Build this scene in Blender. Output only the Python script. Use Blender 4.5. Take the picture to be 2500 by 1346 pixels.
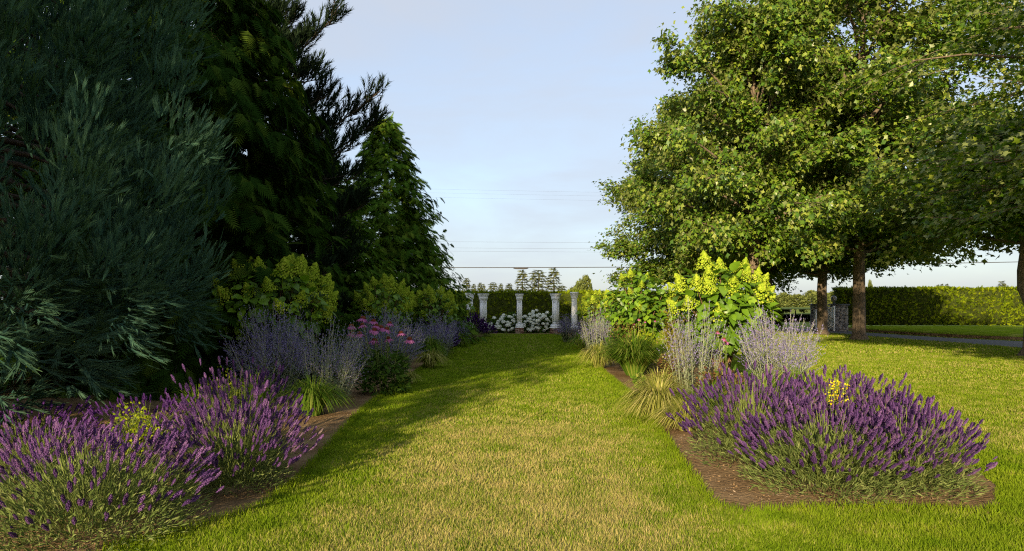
import bpy, math
import numpy as np
from mathutils import Vector, Matrix

for o in list(bpy.data.objects):
    bpy.data.objects.remove(o)
scene = bpy.context.scene
COL = scene.collection
R = math.radians

# ------------------------------------------------------------------ camera
FPX, HZ, CXP, CAMH = 1667.0, 742.0, 1250.0, 1.6      # focal length and horizon of the photograph
cd = bpy.data.cameras.new('camera')
cd.sensor_fit = 'HORIZONTAL'
cd.sensor_width = 36.0
cd.lens = 36.0 * FPX / 2500.0
cd.shift_y = (HZ - 673.0) / 2500.0
cd.clip_start = 0.05
cd.clip_end = 4000
cam = bpy.data.objects.new('camera', cd)
COL.objects.link(cam)
cam.location = (0, 0, CAMH)
cam.rotation_euler = (R(90), 0, 0)
scene.camera = cam

# ------------------------------------------------------------------ sky, sun, exposure
SUN_AZ, SUN_EL = 20.0, 15.0          # light travels away from the camera and a little to the right
w = bpy.data.worlds.new('World')
scene.world = w
w.use_nodes = True
nt = w.node_tree
nt.nodes.clear()
out = nt.nodes.new('ShaderNodeOutputWorld')
bg = nt.nodes.new('ShaderNodeBackground')
bg.inputs['Strength'].default_value = 0.15
sky = nt.nodes.new('ShaderNodeTexSky')
sky.sky_type = 'NISHITA'
sky.sun_disc = False
sky.sun_elevation = R(SUN_EL)
sky.sun_rotation = R(180 + SUN_AZ)
sky.air_density = 1.0
sky.dust_density = 1.6
sky.ozone_density = 2.2
sky.altitude = 50
# thin high cloud veil over the whole sky
tc = nt.nodes.new('ShaderNodeTexCoord')
mp = nt.nodes.new('ShaderNodeMapping')
mp.inputs['Scale'].default_value = (1.2, 1.2, 5.0)
mp.inputs['Rotation'].default_value = (0.12, 0.1, 0.4)
nz = nt.nodes.new('ShaderNodeTexNoise')
nz.inputs['Scale'].default_value = 1.9
nz.inputs['Detail'].default_value = 6
nz.inputs['Roughness'].default_value = 0.55
nz.inputs['Distortion'].default_value = 0.4
cr = nt.nodes.new('ShaderNodeMapRange')
cr.inputs['From Min'].default_value = 0.36
cr.inputs['From Max'].default_value = 0.74
cr.inputs['To Min'].default_value = 0.60
cr.inputs['To Max'].default_value = 0.95
mx = nt.nodes.new('ShaderNodeMix')
mx.data_type = 'RGBA'
mx.inputs['B'].default_value = (2.13, 2.30, 2.62, 1)
nt.links.new(tc.outputs['Generated'], mp.inputs['Vector'])
nt.links.new(mp.outputs['Vector'], nz.inputs['Vector'])
nt.links.new(nz.outputs['Fac'], cr.inputs['Value'])
nt.links.new(cr.outputs['Result'], mx.inputs['Factor'])
nt.links.new(sky.outputs['Color'], mx.inputs['A'])
nt.links.new(mx.outputs['Result'], bg.inputs['Color'])
nt.links.new(bg.outputs[0], out.inputs[0])

sd = bpy.data.lights.new('sun', 'SUN')
sd.energy = 5.0
sd.angle = R(0.55)
sd.color = (1.0, 0.80, 0.52)
sun = bpy.data.objects.new('sun', sd)
COL.objects.link(sun)
_a, _e = R(SUN_AZ), R(SUN_EL)
SUND = Vector((math.sin(_a) * math.cos(_e), math.cos(_a) * math.cos(_e), -math.sin(_e)))
sun.rotation_euler = SUND.to_track_quat('-Z', 'Y').to_euler()
sun.location = (-20, -40, 30)

scene.view_settings.view_transform = 'Standard'
scene.view_settings.look = 'None'
scene.view_settings.gamma = 1.0
scene.view_settings.exposure = 1.0
scene.view_settings.use_curve_mapping = False
scene.cycles.max_bounces = 6
scene.cycles.diffuse_bounces = 2
scene.cycles.transmission_bounces = 4
scene.cycles.transparent_max_bounces = 4
scene.cycles.use_denoising = False
scene.cycles.filter_width = 1.15

# ------------------------------------------------------------------ helpers
rng = np.random.default_rng(5)

def G(px, py):
    y = FPX * CAMH / (py - HZ)
    return ((px - CXP) / FPX * y, y)

def A(*a):
    return np.array(a, dtype=np.float64)

def norm(v):
    return v / np.maximum(np.linalg.norm(v, axis=-1, keepdims=True), 1e-9)

def mesh_np(name, V, faces, mats, attrs=None, midx=None, smooth=False):
    """faces: array or list of arrays (n,3)/(n,4)"""
    if not isinstance(faces, (list, tuple)):
        faces = [faces]
    faces = [np.asarray(f, dtype=np.int32) for f in faces if len(f)]
    me = bpy.data.meshes.new(name)
    V = np.asarray(V, dtype=np.float32)
    me.vertices.add(len(V))
    me.vertices.foreach_set('co', V.ravel())
    loops = np.concatenate([f.ravel() for f in faces])
    tot = np.concatenate([np.full(len(f), f.shape[1], dtype=np.int32) for f in faces])
    start = np.concatenate([[0], np.cumsum(tot)[:-1]]).astype(np.int32)
    me.loops.add(len(loops))
    me.loops.foreach_set('vertex_index', loops)
    me.polygons.add(len(tot))
    me.polygons.foreach_set('loop_start', start)
    if midx is not None:
        me.polygons.foreach_set('material_index', np.asarray(midx, dtype=np.int32))
    if smooth:
        me.polygons.foreach_set('use_smooth', np.ones(len(tot), dtype=bool))
    me.update(calc_edges=True)
    if not isinstance(mats, (list, tuple)):
        mats = [mats]
    for m in mats:
        me.materials.append(m)
    for k, a in (attrs or {}).items():
        at = me.attributes.new(k, 'FLOAT', 'POINT')
        at.data.foreach_set('value', np.asarray(a, dtype=np.float32))
    return me

def obj(name, me, parent=None, loc=(0, 0, 0), rot=None, scale=None, mat=None, **props):
    o = bpy.data.objects.new(name, me)
    COL.objects.link(o)
    if parent is not None:
        o.parent = parent
    if mat is not None:
        o.matrix_local = mat
    else:
        o.location = loc
        if rot is not None:
            o.rotation_euler = rot
        if scale is not None:
            o.scale = scale if hasattr(scale, '__len__') else (scale,) * 3
    for k, v in props.items():
        o[k] = v
    return o

def thing(name, label, cat, loc=(0, 0, 0), group=None, rz=0.0):
    o = bpy.data.objects.new(name, None)
    COL.objects.link(o)
    o.location = loc
    o.rotation_euler = (0, 0, rz)
    o.empty_display_size = 0.2
    o['label'] = label
    o['category'] = cat
    if group:
        o['group'] = group
    return o

class MB:
    """collects vertices / faces"""
    def __init__(self):
        self.V, self.T, self.Q, self.n = [], [], [], 0
        self.mt, self.mq = [], []
        self.r, self.c = [], []
    def add(self, V, T=None, Q=None, m=0, r=0.5, c=0.0):
        V = np.asarray(V, dtype=np.float64)
        if T is not None and len(T):
            self.T.append(np.asarray(T) + self.n); self.mt.append(np.full(len(T), m))
        if Q is not None and len(Q):
            self.Q.append(np.asarray(Q) + self.n); self.mq.append(np.full(len(Q), m))
        self.V.append(V)
        self.r.append(np.broadcast_to(np.asarray(r, float), (len(V),)))
        self.c.append(np.broadcast_to(np.asarray(c, float), (len(V),)))
        self.n += len(V)
        return self
    def mesh(self, name, mats, smooth=False):
        fs, mi = [], []
        if self.T:
            fs.append(np.concatenate(self.T)); mi.append(np.concatenate(self.mt))
        if self.Q:
            fs.append(np.concatenate(self.Q)); mi.append(np.concatenate(self.mq))
        return mesh_np(name, np.concatenate(self.V), fs, mats,
                       {'rnd': np.concatenate(self.r), 'c': np.concatenate(self.c)},
                       np.concatenate(mi), smooth)
    def box(self, x0, x1, y0, y1, z0, z1, m=0, r=0.5, bev=0.0):
        b = bev
        if b <= 0:
            V = [(x, y, z) for z in (z0, z1) for (x, y) in ((x0, y0), (x1, y0), (x1, y1), (x0, y1))]
            Q = [(3, 2, 1, 0), (4, 5, 6, 7), (0, 1, 5, 4), (1, 2, 6, 5), (2, 3, 7, 6), (3, 0, 4, 7)]
            return self.add(V, Q=Q, m=m, r=r)
        V = []
        for z, ins in ((z0, b), (z0 + b, 0), (z1 - b, 0), (z1, b)):
            V += [(x0 + ins, y0 + ins, z), (x1 - ins, y0 + ins, z), (x1 - ins, y1 - ins, z), (x0 + ins, y1 - ins, z)]
        Q = [(3, 2, 1, 0), (12, 13, 14, 15)]
        for k in range(3):
            a = 4 * k
            for i in range(4):
                j = (i + 1) % 4
                Q.append((a + i, a + j, a + 4 + j, a + 4 + i))
        return self.add(V, Q=Q, m=m, r=r)

def tube_np(P, rad, sides=6, cap=True):
    P = np.asarray(P, float)
    rad = np.broadcast_to(np.asarray(rad, float), (len(P),))
    t = norm(np.gradient(P, axis=0))
    ref = A(0, 0, 1) if abs(t[0][2]) < 0.9 else A(1, 0, 0)
    u = norm(np.cross(t, ref)); v = np.cross(t, u)
    ang = np.linspace(0, 2 * np.pi, sides, endpoint=False)
    ring = (u[:, None, :] * np.cos(ang)[None, :, None] + v[:, None, :] * np.sin(ang)[None, :, None]) * rad[:, None, None]
    V = (P[:, None, :] + ring).reshape(-1, 3)
    Q = []
    for k in range(len(P) - 1):
        for i in range(sides):
            j = (i + 1) % sides
            Q.append((k * sides + i, k * sides + j, (k + 1) * sides + j, (k + 1) * sides + i))
    return V, np.array(Q)

def frames(d, hint):
    """rotation matrices whose Y axis is d and whose Z axis leans to hint"""
    y = norm(d)
    z = hint - (hint * y).sum(-1, keepdims=True) * y
    z = norm(z + 1e-6)
    x = np.cross(y, z)
    return np.stack([x, y, z], axis=-1)

def scatter(tmpl, P, Rm, S, rnd=None):
    tV, tT, tC = tmpl
    P = np.asarray(P, float); N = len(P)
    S = np.asarray(S, float)
    if S.ndim == 0: S = np.full(N, float(S))
    if S.ndim == 1: S = np.repeat(S[:, None], 3, axis=1)
    loc = tV[None] * S[:, None, :]
    V = P[:, None, :] + np.einsum('nij,nkj->nki', Rm, loc)
    k = len(tV)
    T = (tT[None] + (np.arange(N) * k)[:, None, None]).reshape(-1, tT.shape[1])
    if rnd is None: rnd = rng.random(N)
    return V.reshape(-1, 3), T, np.repeat(rnd, k), np.tile(tC, N)

def rand_unit(n):
    return norm(rng.normal(size=(n, 3)))

def smoothstep(a, b, x):
    t = np.clip((x - a) / (b - a), 0, 1)
    return t * t * (3 - 2 * t)

def inside(poly, x, y):
    poly = np.asarray(poly); res = np.zeros(len(x), bool)
    j = len(poly) - 1
    for i in range(len(poly)):
        xi, yi = poly[i]; xj, yj = poly[j]
        c = ((yi > y) != (yj > y)) & (x < (xj - xi) * (y - yi) / (yj - yi + 1e-12) + xi)
        res ^= c; j = i
    return res

# ------------------------------------------------------------------ materials
def N_(nt, t, **kw):
    n = nt.nodes.new(t)
    for k, v in kw.items():
        setattr(n, k, v)
    return n

def ramp(nt, stops, src):
    cr = nt.nodes.new('ShaderNodeValToRGB')
    e = cr.color_ramp.elements
    while len(e) > 1: e.remove(e[-1])
    e[0].position = stops[0][0]; e[0].color = (*stops[0][1], 1)
    for p, c in stops[1:]:
        x = e.new(p); x.color = (*c, 1)
    nt.links.new(src, cr.inputs['Fac'])
    return cr.outputs['Color']

def mixc(nt, fac, a, b):
    m = nt.nodes.new('ShaderNodeMix'); m.data_type = 'RGBA'
    for sock, v in ((m.inputs['Factor'], fac), (m.inputs['A'], a), (m.inputs['B'], b)):
        if hasattr(v, 'is_linked'): nt.links.new(v, sock)
        elif isinstance(v, (int, float)): sock.default_value = v
        else: sock.default_value = (*v, 1)
    return m.outputs['Result']

def leaf_mat(name, stops, trans=0.35, tcol=None, cstop=None, back=None, gloss=0.0, per_object=False, patch=None, mixobj=False):
    """thin two-sided leaf: colour from the per-leaf attribute rnd (or the object), 'c' runs along the leaf"""
    m = bpy.data.materials.new(name); m.use_nodes = True
    nt = m.node_tree; nt.nodes.clear()
    out = N_(nt, 'ShaderNodeOutputMaterial')
    if per_object:
        src = N_(nt, 'ShaderNodeObjectInfo').outputs['Random']
    else:
        src = N_(nt, 'ShaderNodeAttribute', attribute_name='rnd').outputs['Fac']
    if mixobj:
        ob_ = N_(nt, 'ShaderNodeObjectInfo').outputs['Random']
        a1 = N_(nt, 'ShaderNodeMath', operation='MULTIPLY'); nt.links.new(ob_, a1.inputs[0]); a1.inputs[1].default_value = 0.6
        a2 = N_(nt, 'ShaderNodeMath', operation='MULTIPLY_ADD'); nt.links.new(src, a2.inputs[0]); a2.inputs[1].default_value = 0.4; nt.links.new(a1.outputs[0], a2.inputs[2]); src = a2.outputs[0]
    if patch:
        g = N_(nt, 'ShaderNodeNewGeometry')
        n = N_(nt, 'ShaderNodeTexNoise'); n.inputs['Scale'].default_value = patch[0]; n.inputs['Detail'].default_value = 3
        nt.links.new(g.outputs['Position'], n.inputs['Vector'])
        ma = N_(nt, 'ShaderNodeMath', operation='MULTIPLY_ADD')
        nt.links.new(n.outputs['Fac'], ma.inputs[0]); ma.inputs[1].default_value = patch[1]
        ad = N_(nt, 'ShaderNodeMath', operation='SUBTRACT'); nt.links.new(src, ad.inputs[0]); ad.inputs[1].default_value = patch[1] * 0.5
        nt.links.new(ad.outputs[0], ma.inputs[2]); src = ma.outputs[0]
    col = ramp(nt, stops, src)
    if cstop is not None:
        c = N_(nt, 'ShaderNodeAttribute', attribute_name='c').outputs['Fac']
        col = mixc(nt, c, col, cstop)
    if back is not None:
        g = N_(nt, 'ShaderNodeNewGeometry').outputs['Backfacing']
        col = mixc(nt, g, col, back)
    d = N_(nt, 'ShaderNodeBsdfDiffuse'); nt.links.new(col, d.inputs['Color'])
    sh = d.outputs[0]
    if trans > 0:
        t = N_(nt, 'ShaderNodeBsdfTranslucent')
        if tcol is None:
            nt.links.new(col, t.inputs['Color'])
        else:
            tm = N_(nt, 'ShaderNodeMix', data_type='RGBA', blend_type='MULTIPLY'); tm.inputs['Factor'].default_value = 1
            nt.links.new(col, tm.inputs['A']); tm.inputs['B'].default_value = (*tcol, 1)
            nt.links.new(tm.outputs['Result'], t.inputs['Color'])
        x = N_(nt, 'ShaderNodeMixShader'); x.inputs[0].default_value = trans
        nt.links.new(sh, x.inputs[1]); nt.links.new(t.outputs[0], x.inputs[2]); sh = x.outputs[0]
    if gloss > 0:
        gl = N_(nt, 'ShaderNodeBsdfGlossy'); gl.inputs['Roughness'].default_value = 0.42
        x = N_(nt, 'ShaderNodeMixShader'); x.inputs[0].default_value = gloss
        nt.links.new(sh, x.inputs[1]); nt.links.new(gl.outputs[0], x.inputs[2]); sh = x.outputs[0]
    nt.links.new(sh, out.inputs[0])
    return m

def solid_mat(name, stops, scale=8.0, rough=0.8, bump=0.2, bscale=None, stretch=(1, 1, 1), per_object=0.0, detail=6, dist=0.02, attr=False):
    m = bpy.data.materials.new(name); m.use_nodes = True
    nt = m.node_tree
    b = nt.nodes['Principled BSDF']; b.inputs['Roughness'].default_value = rough
    b.inputs['Specular IOR Level'].default_value = 0.02 if rough >= 0.95 else 0.3
    tc = N_(nt, 'ShaderNodeTexCoord')
    mp = N_(nt, 'ShaderNodeMapping'); mp.inputs['Scale'].default_value = stretch
    nt.links.new(tc.outputs['Object'], mp.inputs['Vector'])
    n = N_(nt, 'ShaderNodeTexNoise'); n.inputs['Scale'].default_value = scale; n.inputs['Detail'].default_value = detail
    nt.links.new(mp.outputs[0], n.inputs['Vector'])
    src = n.outputs['Fac']
    if per_object or attr:
        r = N_(nt, 'ShaderNodeAttribute', attribute_name='rnd').outputs['Fac'] if attr else N_(nt, 'ShaderNodeObjectInfo').outputs['Random']
        ma = N_(nt, 'ShaderNodeMath', operation='MULTIPLY_ADD')
        sb = N_(nt, 'ShaderNodeMath', operation='SUBTRACT'); nt.links.new(r, sb.inputs[0]); sb.inputs[1].default_value = 0.5
        nt.links.new(sb.outputs[0], ma.inputs[0]); ma.inputs[1].default_value = per_object or 0.6
        nt.links.new(src, ma.inputs[2]); src = ma.outputs[0]
    nt.links.new(ramp(nt, stops, src), b.inputs['Base Color'])
    if bump:
        n2 = N_(nt, 'ShaderNodeTexNoise'); n2.inputs['Scale'].default_value = bscale or scale * 3; n2.inputs['Detail'].default_value = 5
        nt.links.new(mp.outputs[0], n2.inputs['Vector'])
        bp = N_(nt, 'ShaderNodeBump'); bp.inputs['Strength'].default_value = bump; bp.inputs['Distance'].default_value = dist
        nt.links.new(n2.outputs['Fac'], bp.inputs['Height']); nt.links.new(bp.outputs[0], b.inputs['Normal'])
    return m

M = {}
M['bark'] = solid_mat('maple_bark', [(0.3, (0.065, 0.048, 0.032)), (0.7, (0.19, 0.145, 0.095))], 6, 0.9, 0.6, 14, (4, 4, 0.7))
M['dark_bark'] = solid_mat('conifer_bark', [(0.3, (0.035, 0.026, 0.019)), (0.7, (0.075, 0.054, 0.038))], 6, 0.9, 0.6, 14, (4, 4, 0.7))
M['twig'] = solid_mat('hydrangea_wood', [(0.3, (0.13, 0.07, 0.04)), (0.7, (0.22, 0.13, 0.07))], 10, 0.9, 0.2)
M['maple'] = leaf_mat('maple_leaf', [(0, (0.035, 0.08, 0.006)), (0.45, (0.080, 0.165, 0.010)), (0.8, (0.165, 0.235, 0.017)), (1, (0.27, 0.31, 0.045))],
                      0.30, (1.2, 1.3, 0.5), back=(0.17, 0.205, 0.055), gloss=0.04, patch=(0.7, 0.8))
M['sequoia'] = leaf_mat('sequoia_shoots', [(0, (0.013, 0.038, 0.029)), (0.6, (0.032, 0.080, 0.062)), (1, (0.068, 0.13, 0.085))], 0.12, (1.2, 1.2, 0.5), cstop=(0.075, 0.14, 0.08))
M['cedar'] = leaf_mat('cedar_fronds', [(0, (0.016, 0.042, 0.007)), (0.6, (0.035, 0.078, 0.011)), (1, (0.075, 0.118, 0.015))], 0.25, (1.2, 1.2, 0.4), patch=(0.6, 0.5))
M['cedar_green'] = leaf_mat('green_cedar_fronds', [(0, (0.045, 0.105, 0.012)), (0.6, (0.085, 0.165, 0.018)), (1, (0.15, 0.215, 0.025))], 0.25, (1.2, 1.2, 0.4), patch=(0.6, 0.5))
M['goldcedar'] = leaf_mat('golden_cypress_fronds', [(0, (0.10, 0.10, 0.012)), (1, (0.22, 0.19, 0.025))], 0.25)
M['pine'] = leaf_mat('pine_needles', [(0, (0.010, 0.020, 0.009)), (1, (0.028, 0.046, 0.022))], 0.08)
M['hedge'] = leaf_mat('hedge_fronds', [(0, (0.075, 0.12, 0.006)), (0.6, (0.145, 0.20, 0.008)), (1, (0.23, 0.275, 0.012))], 0.22, patch=(0.8, 0.35))
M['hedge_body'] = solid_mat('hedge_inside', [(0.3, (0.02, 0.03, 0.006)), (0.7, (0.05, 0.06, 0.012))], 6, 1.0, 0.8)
M['far'] = leaf_mat('far_fir_needles', [(0, (0.055, 0.075, 0.028)), (1, (0.13, 0.14, 0.045))], 0.15)
M['farbroad'] = leaf_mat('far_leaves', [(0, (0.08, 0.11, 0.03)), (1, (0.17, 0.19, 0.05))], 0.2)
M['lav'] = leaf_mat('lavender_florets', mixobj=True, stops= [(0, (0.045, 0.024, 0.085)), (0.35, (0.095, 0.045, 0.155)), (0.6, (0.14, 0.066, 0.20)), (0.85, (0.20, 0.105, 0.245)), (1, (0.19, 0.145, 0.13))], trans=0.2)
M['lavdark'] = leaf_mat('deep_lavender_florets', [(0, (0.045, 0.018, 0.10)), (1, (0.11, 0.04, 0.19))], 0.15)
M['lavleaf'] = leaf_mat('lavender_leaf', [(0, (0.065, 0.10, 0.025)), (0.6, (0.125, 0.165, 0.045)), (1, (0.21, 0.235, 0.085))], 0.2)
M['lavstem'] = leaf_mat('lavender_stem', [(0, (0.10, 0.14, 0.03)), (1, (0.22, 0.26, 0.07))], 0.15)
M['sagestem'] = leaf_mat('sage_stem', [(0, (0.20, 0.24, 0.13)), (1, (0.36, 0.38, 0.24))], 0.1)
M['sageleaf'] = leaf_mat('sage_leaf', [(0, (0.13, 0.18, 0.10)), (1, (0.26, 0.30, 0.18))], 0.2)
M['sageflower'] = leaf_mat('sage_florets', [(0, (0.15, 0.12, 0.33)), (0.6, (0.25, 0.205, 0.43)), (1, (0.38, 0.34, 0.52))], 0.2)
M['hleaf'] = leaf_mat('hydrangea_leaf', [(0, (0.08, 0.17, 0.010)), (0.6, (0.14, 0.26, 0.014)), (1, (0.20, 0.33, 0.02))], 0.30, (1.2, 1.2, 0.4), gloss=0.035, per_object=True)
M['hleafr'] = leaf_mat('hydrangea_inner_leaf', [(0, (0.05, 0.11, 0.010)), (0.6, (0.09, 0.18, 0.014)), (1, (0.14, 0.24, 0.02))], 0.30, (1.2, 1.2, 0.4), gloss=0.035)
M['panicle'] = leaf_mat('hydrangea_florets', [(0, (0.20, 0.31, 0.022)), (0.6, (0.34, 0.43, 0.032)), (1, (0.48, 0.52, 0.065))], 0.25)
M['white_flower'] = leaf_mat('white_florets', [(0, (0.66, 0.72, 0.55)), (1, (0.88, 0.90, 0.84))], 0.25)
M['sedge'] = leaf_mat('gold_sedge_blade', [(0, (0.15, 0.19, 0.025)), (0.6, (0.30, 0.30, 0.055)), (1, (0.52, 0.46, 0.17))], 0.25)
M['sedge_green'] = leaf_mat('green_blade', [(0, (0.06, 0.13, 0.012)), (0.7, (0.13, 0.22, 0.02)), (1, (0.27, 0.29, 0.06))], 0.3)
M['spirea'] = leaf_mat('chartreuse_leaf', [(0, (0.14, 0.21, 0.01)), (1, (0.33, 0.37, 0.02))], 0.3)
M['greenleaf'] = leaf_mat('plain_leaf', [(0, (0.035, 0.08, 0.012)), (1, (0.08, 0.14, 0.02))], 0.25)
M['redleaf'] = leaf_mat('russet_leaf', [(0, (0.07, 0.035, 0.018)), (0.4, (0.14, 0.075, 0.03)), (0.7, (0.12, 0.13, 0.03)), (1, (0.20, 0.20, 0.05))], 0.2)
M['petal'] = leaf_mat('coneflower_petal', [(0, (0.40, 0.11, 0.29)), (1, (0.56, 0.20, 0.42))], 0.3)
M['cone'] = solid_mat('coneflower_cone', [(0.3, (0.10, 0.025, 0.012)), (0.7, (0.26, 0.07, 0.02))], 60, 0.8, 0.5)
M['yellow'] = leaf_mat('yellow_florets', [(0, (0.55, 0.45, 0.01)), (1, (0.75, 0.62, 0.03))], 0.2)
M['white'] = solid_mat('white_paint', [(0.3, (0.78, 0.79, 0.80)), (0.7, (0.86, 0.86, 0.85))], 2.5, 0.5, 0.05, 30)
M['brick'] = solid_mat('brick', [(0.2, (0.16, 0.075, 0.05)), (0.5, (0.27, 0.15, 0.10)), (0.85, (0.36, 0.26, 0.20))], 14, 0.9, 0.3, 40, per_object=0.9)
M['mortar'] = solid_mat('mortar', [(0.3, (0.24, 0.22, 0.2)), (0.7, (0.34, 0.32, 0.3))], 20, 0.95, 0.3)
M['stone'] = solid_mat('ledge_stone', [(0.2, (0.12, 0.11, 0.11)), (0.5, (0.22, 0.20, 0.19)), (0.85, (0.34, 0.31, 0.28))], 5, 0.9, 0.4, 25, per_object=0.8)
M['slate'] = solid_mat('slate_cap', [(0.3, (0.07, 0.07, 0.08)), (0.7, (0.13, 0.13, 0.14))], 6, 0.8, 0.3)
M['globe'] = solid_mat('frosted_globe', [(0.3, (0.25, 0.23, 0.21)), (0.7, (0.33, 0.31, 0.28))], 3, 0.35, 0.0)
M['wire'] = solid_mat('black_cable', [(0.3, (0.03, 0.03, 0.033)), (0.7, (0.06, 0.055, 0.055))], 3, 0.6, 0.0)
M['asphalt'] = solid_mat('asphalt', [(0.3, (0.060, 0.057, 0.052)), (0.7, (0.10, 0.096, 0.088))], 1.2, 0.85, 0.3, 60)
M['soil'] = solid_mat('bed_soil', [(0.25, (0.115, 0.073, 0.035)), (0.5, (0.19, 0.125, 0.063)), (0.75, (0.27, 0.19, 0.105))], 2.2, 1.0, 0.9, 26, detail=12, dist=0.03)
M['chip'] = solid_mat('bark_chip', [(0.2, (0.10, 0.055, 0.03)), (0.6, (0.25, 0.17, 0.10)), (0.9, (0.48, 0.40, 0.30))], 5, 1.0, 0.2, attr=True)
M['field'] = solid_mat('field_green', [(0.3, (0.10, 0.15, 0.03)), (0.7, (0.18, 0.21, 0.05))], 0.05, 1.0, 0.0)

def lawn_colour(nt, blades):
    """green turf that has dried to straw in the middle of the walk"""
    g = N_(nt, 'ShaderNodeNewGeometry')
    def noise(s, d=4, r=0.6):
        n = N_(nt, 'ShaderNodeTexNoise'); n.inputs['Scale'].default_value = s; n.inputs['Detail'].default_value = d
        n.inputs['Roughness'].default_value = r
        nt.links.new(g.outputs['Position'], n.inputs['Vector']); return n.outputs['Fac']
    def math_(op, a, b=None, c=None):
        n = N_(nt, 'ShaderNodeMath', operation=op)
        for i, v in enumerate((a, b, c)):
            if v is None: continue
            if hasattr(v, 'is_linked'): nt.links.new(v, n.inputs[i])
            else: n.inputs[i].default_value = v
        return n.outputs[0]
    sx = N_(nt, 'ShaderNodeSeparateXYZ'); nt.links.new(g.outputs['Position'], sx.inputs[0])
    x, y = sx.outputs['X'], sx.outputs['Y']
    def mr(v, a, b, lo, hi):
        n = N_(nt, 'ShaderNodeMapRange', interpolation_type='SMOOTHSTEP'); nt.links.new(v, n.inputs['Value'])
        for k, q in (('From Min', a), ('From Max', b), ('To Min', lo), ('To Max', hi)): n.inputs[k].default_value = q
        return n.outputs['Result']
    ax = math_('ABSOLUTE', math_('SUBTRACT', x, 0.05))
    centre = math_('MULTIPLY', mr(ax, 0.7, 2.2, 1.0, 0.0), mr(y, 7.0, 14.0, 1.0, 0.22))
    right = math_('MULTIPLY', mr(x, 4.0, 6.0, 0.0, 0.42), 1.0)
    wear = math_('MAXIMUM', centre, right)
    n1 = noise(0.55, 3); n2 = noise(2.6, 5, 0.65)
    d = math_('ADD', math_('MULTIPLY', wear, 0.62), math_('MULTIPLY_ADD', n1, 0.9, -0.45))
    d = math_('ADD', d, math_('MULTIPLY_ADD', n2, 1.2, -0.6))
    if blades:
        r = N_(nt, 'ShaderNodeAttribute', attribute_name='rnd').outputs['Fac']
        d = math_('ADD', d, math_('MULTIPLY_ADD', r, 0.9, -0.42))
    dry = mr(d, 0.22, 1.0, 0.0, 1.0)
    green = ramp(nt, [(0.3, (0.11, 0.185, 0.008)), (0.55, (0.165, 0.235, 0.012)), (0.8, (0.235, 0.275, 0.018))], n2)
    return mixc(nt, dry, green, (0.42, 0.345, 0.13)), g

def lawn_mat(name, blades):
    m = bpy.data.materials.new(name); m.use_nodes = True
    nt = m.node_tree; nt.nodes.clear()
    out = N_(nt, 'ShaderNodeOutputMaterial')
    col, g = lawn_colour(nt, blades)
    d = N_(nt, 'ShaderNodeBsdfDiffuse'); nt.links.new(col, d.inputs['Color'])
    sh = d.outputs[0]
    if blades:
        t = N_(nt, 'ShaderNodeBsdfTranslucent'); nt.links.new(col, t.inputs['Color'])
        x = N_(nt, 'ShaderNodeMixShader'); x.inputs[0].default_value = 0.3
        nt.links.new(sh, x.inputs[1]); nt.links.new(t.outputs[0], x.inputs[2]); sh = x.outputs[0]
    else:
        n = N_(nt, 'ShaderNodeTexNoise'); n.inputs['Scale'].default_value = 18; n.inputs['Detail'].default_value = 6
        nt.links.new(g.outputs['Position'], n.inputs['Vector'])
        bp = N_(nt, 'ShaderNodeBump'); bp.inputs['Strength'].default_value = 1.0; bp.inputs['Distance'].default_value = 0.06
        nt.links.new(n.outputs['Fac'], bp.inputs['Height']); nt.links.new(bp.outputs[0], d.inputs['Normal'])
    nt.links.new(sh, out.inputs[0])
    return m
M['lawn'] = lawn_mat('lawn_turf', False)
M['blade'] = lawn_mat('lawn_blades', True)

# ------------------------------------------------------------------ leaf templates (Y = length axis, Z = upper side)
def fan(pts, centre, zf=0.12):
    V = [(centre[0], centre[1], 0.0)] + [(x, y, -zf * abs(x)) for x, y in pts]
    n = len(pts)
    T = [(0, i + 1, (i + 1) % n + 1) for i in range(n)]
    V = np.array(V, float); T = np.array(T)
    T = T[:, ::-1]
    return V, T, np.clip(V[:, 1], 0, 1)
def fan10(pts, centre, zf=0.12):
    V = np.array([(x, y, -zf * abs(x)) for x, y in pts], float)
    T = np.array([(0, 2, 1), (0, 4, 2), (2, 4, 3), (0, 6, 4), (4, 6, 5), (0, 8, 6), (6, 8, 7), (0, 9, 8)])
    return V, T, np.clip(V[:, 1], 0, 1)
# (outline is listed clockwise so that +Z is the upper side)
T_MAPLE = fan10([(0, 0), (.30, .04), (.20, .26), (.55, .46), (.23, .55), (0, 1), (-.23, .55), (-.55, .46), (-.20, .26), (-.30, .04)], (0, .36), 0.25)
T_MAPLE4 = (np.array([(0, 0, 0), (.50, .45, -.12), (.17, .60, -.03), (0, 1, -.05), (-.17, .60, -.03), (-.50, .45, -.12)], float), np.array([(0, 1, 2), (0, 2, 4), (2, 3, 4), (0, 4, 5)]), A(0, .4, .5, 1, .5, .4))
T_KITE = (np.array([(0, 0, 0), (.42, .45, -.08), (0, 1, 0), (-.42, .45, -.08)], float), np.array([(0, 1, 2), (0, 2, 3)]), A(0, .45, 1, .45))
T_NARROW = (np.array([(0, 0, 0), (.07, .5, .02), (0, 1, 0), (-.07, .5, .02)], float), np.array([(0, 1, 2), (0, 2, 3)]), A(0, .5, 1, .5))
T_OVATE = fan([(0, 0), (.26, .13), (.36, .38), (.25, .68), (0, 1), (-.25, .68), (-.36, .38), (-.26, .13)], (0, .4), 0.22)

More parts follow.
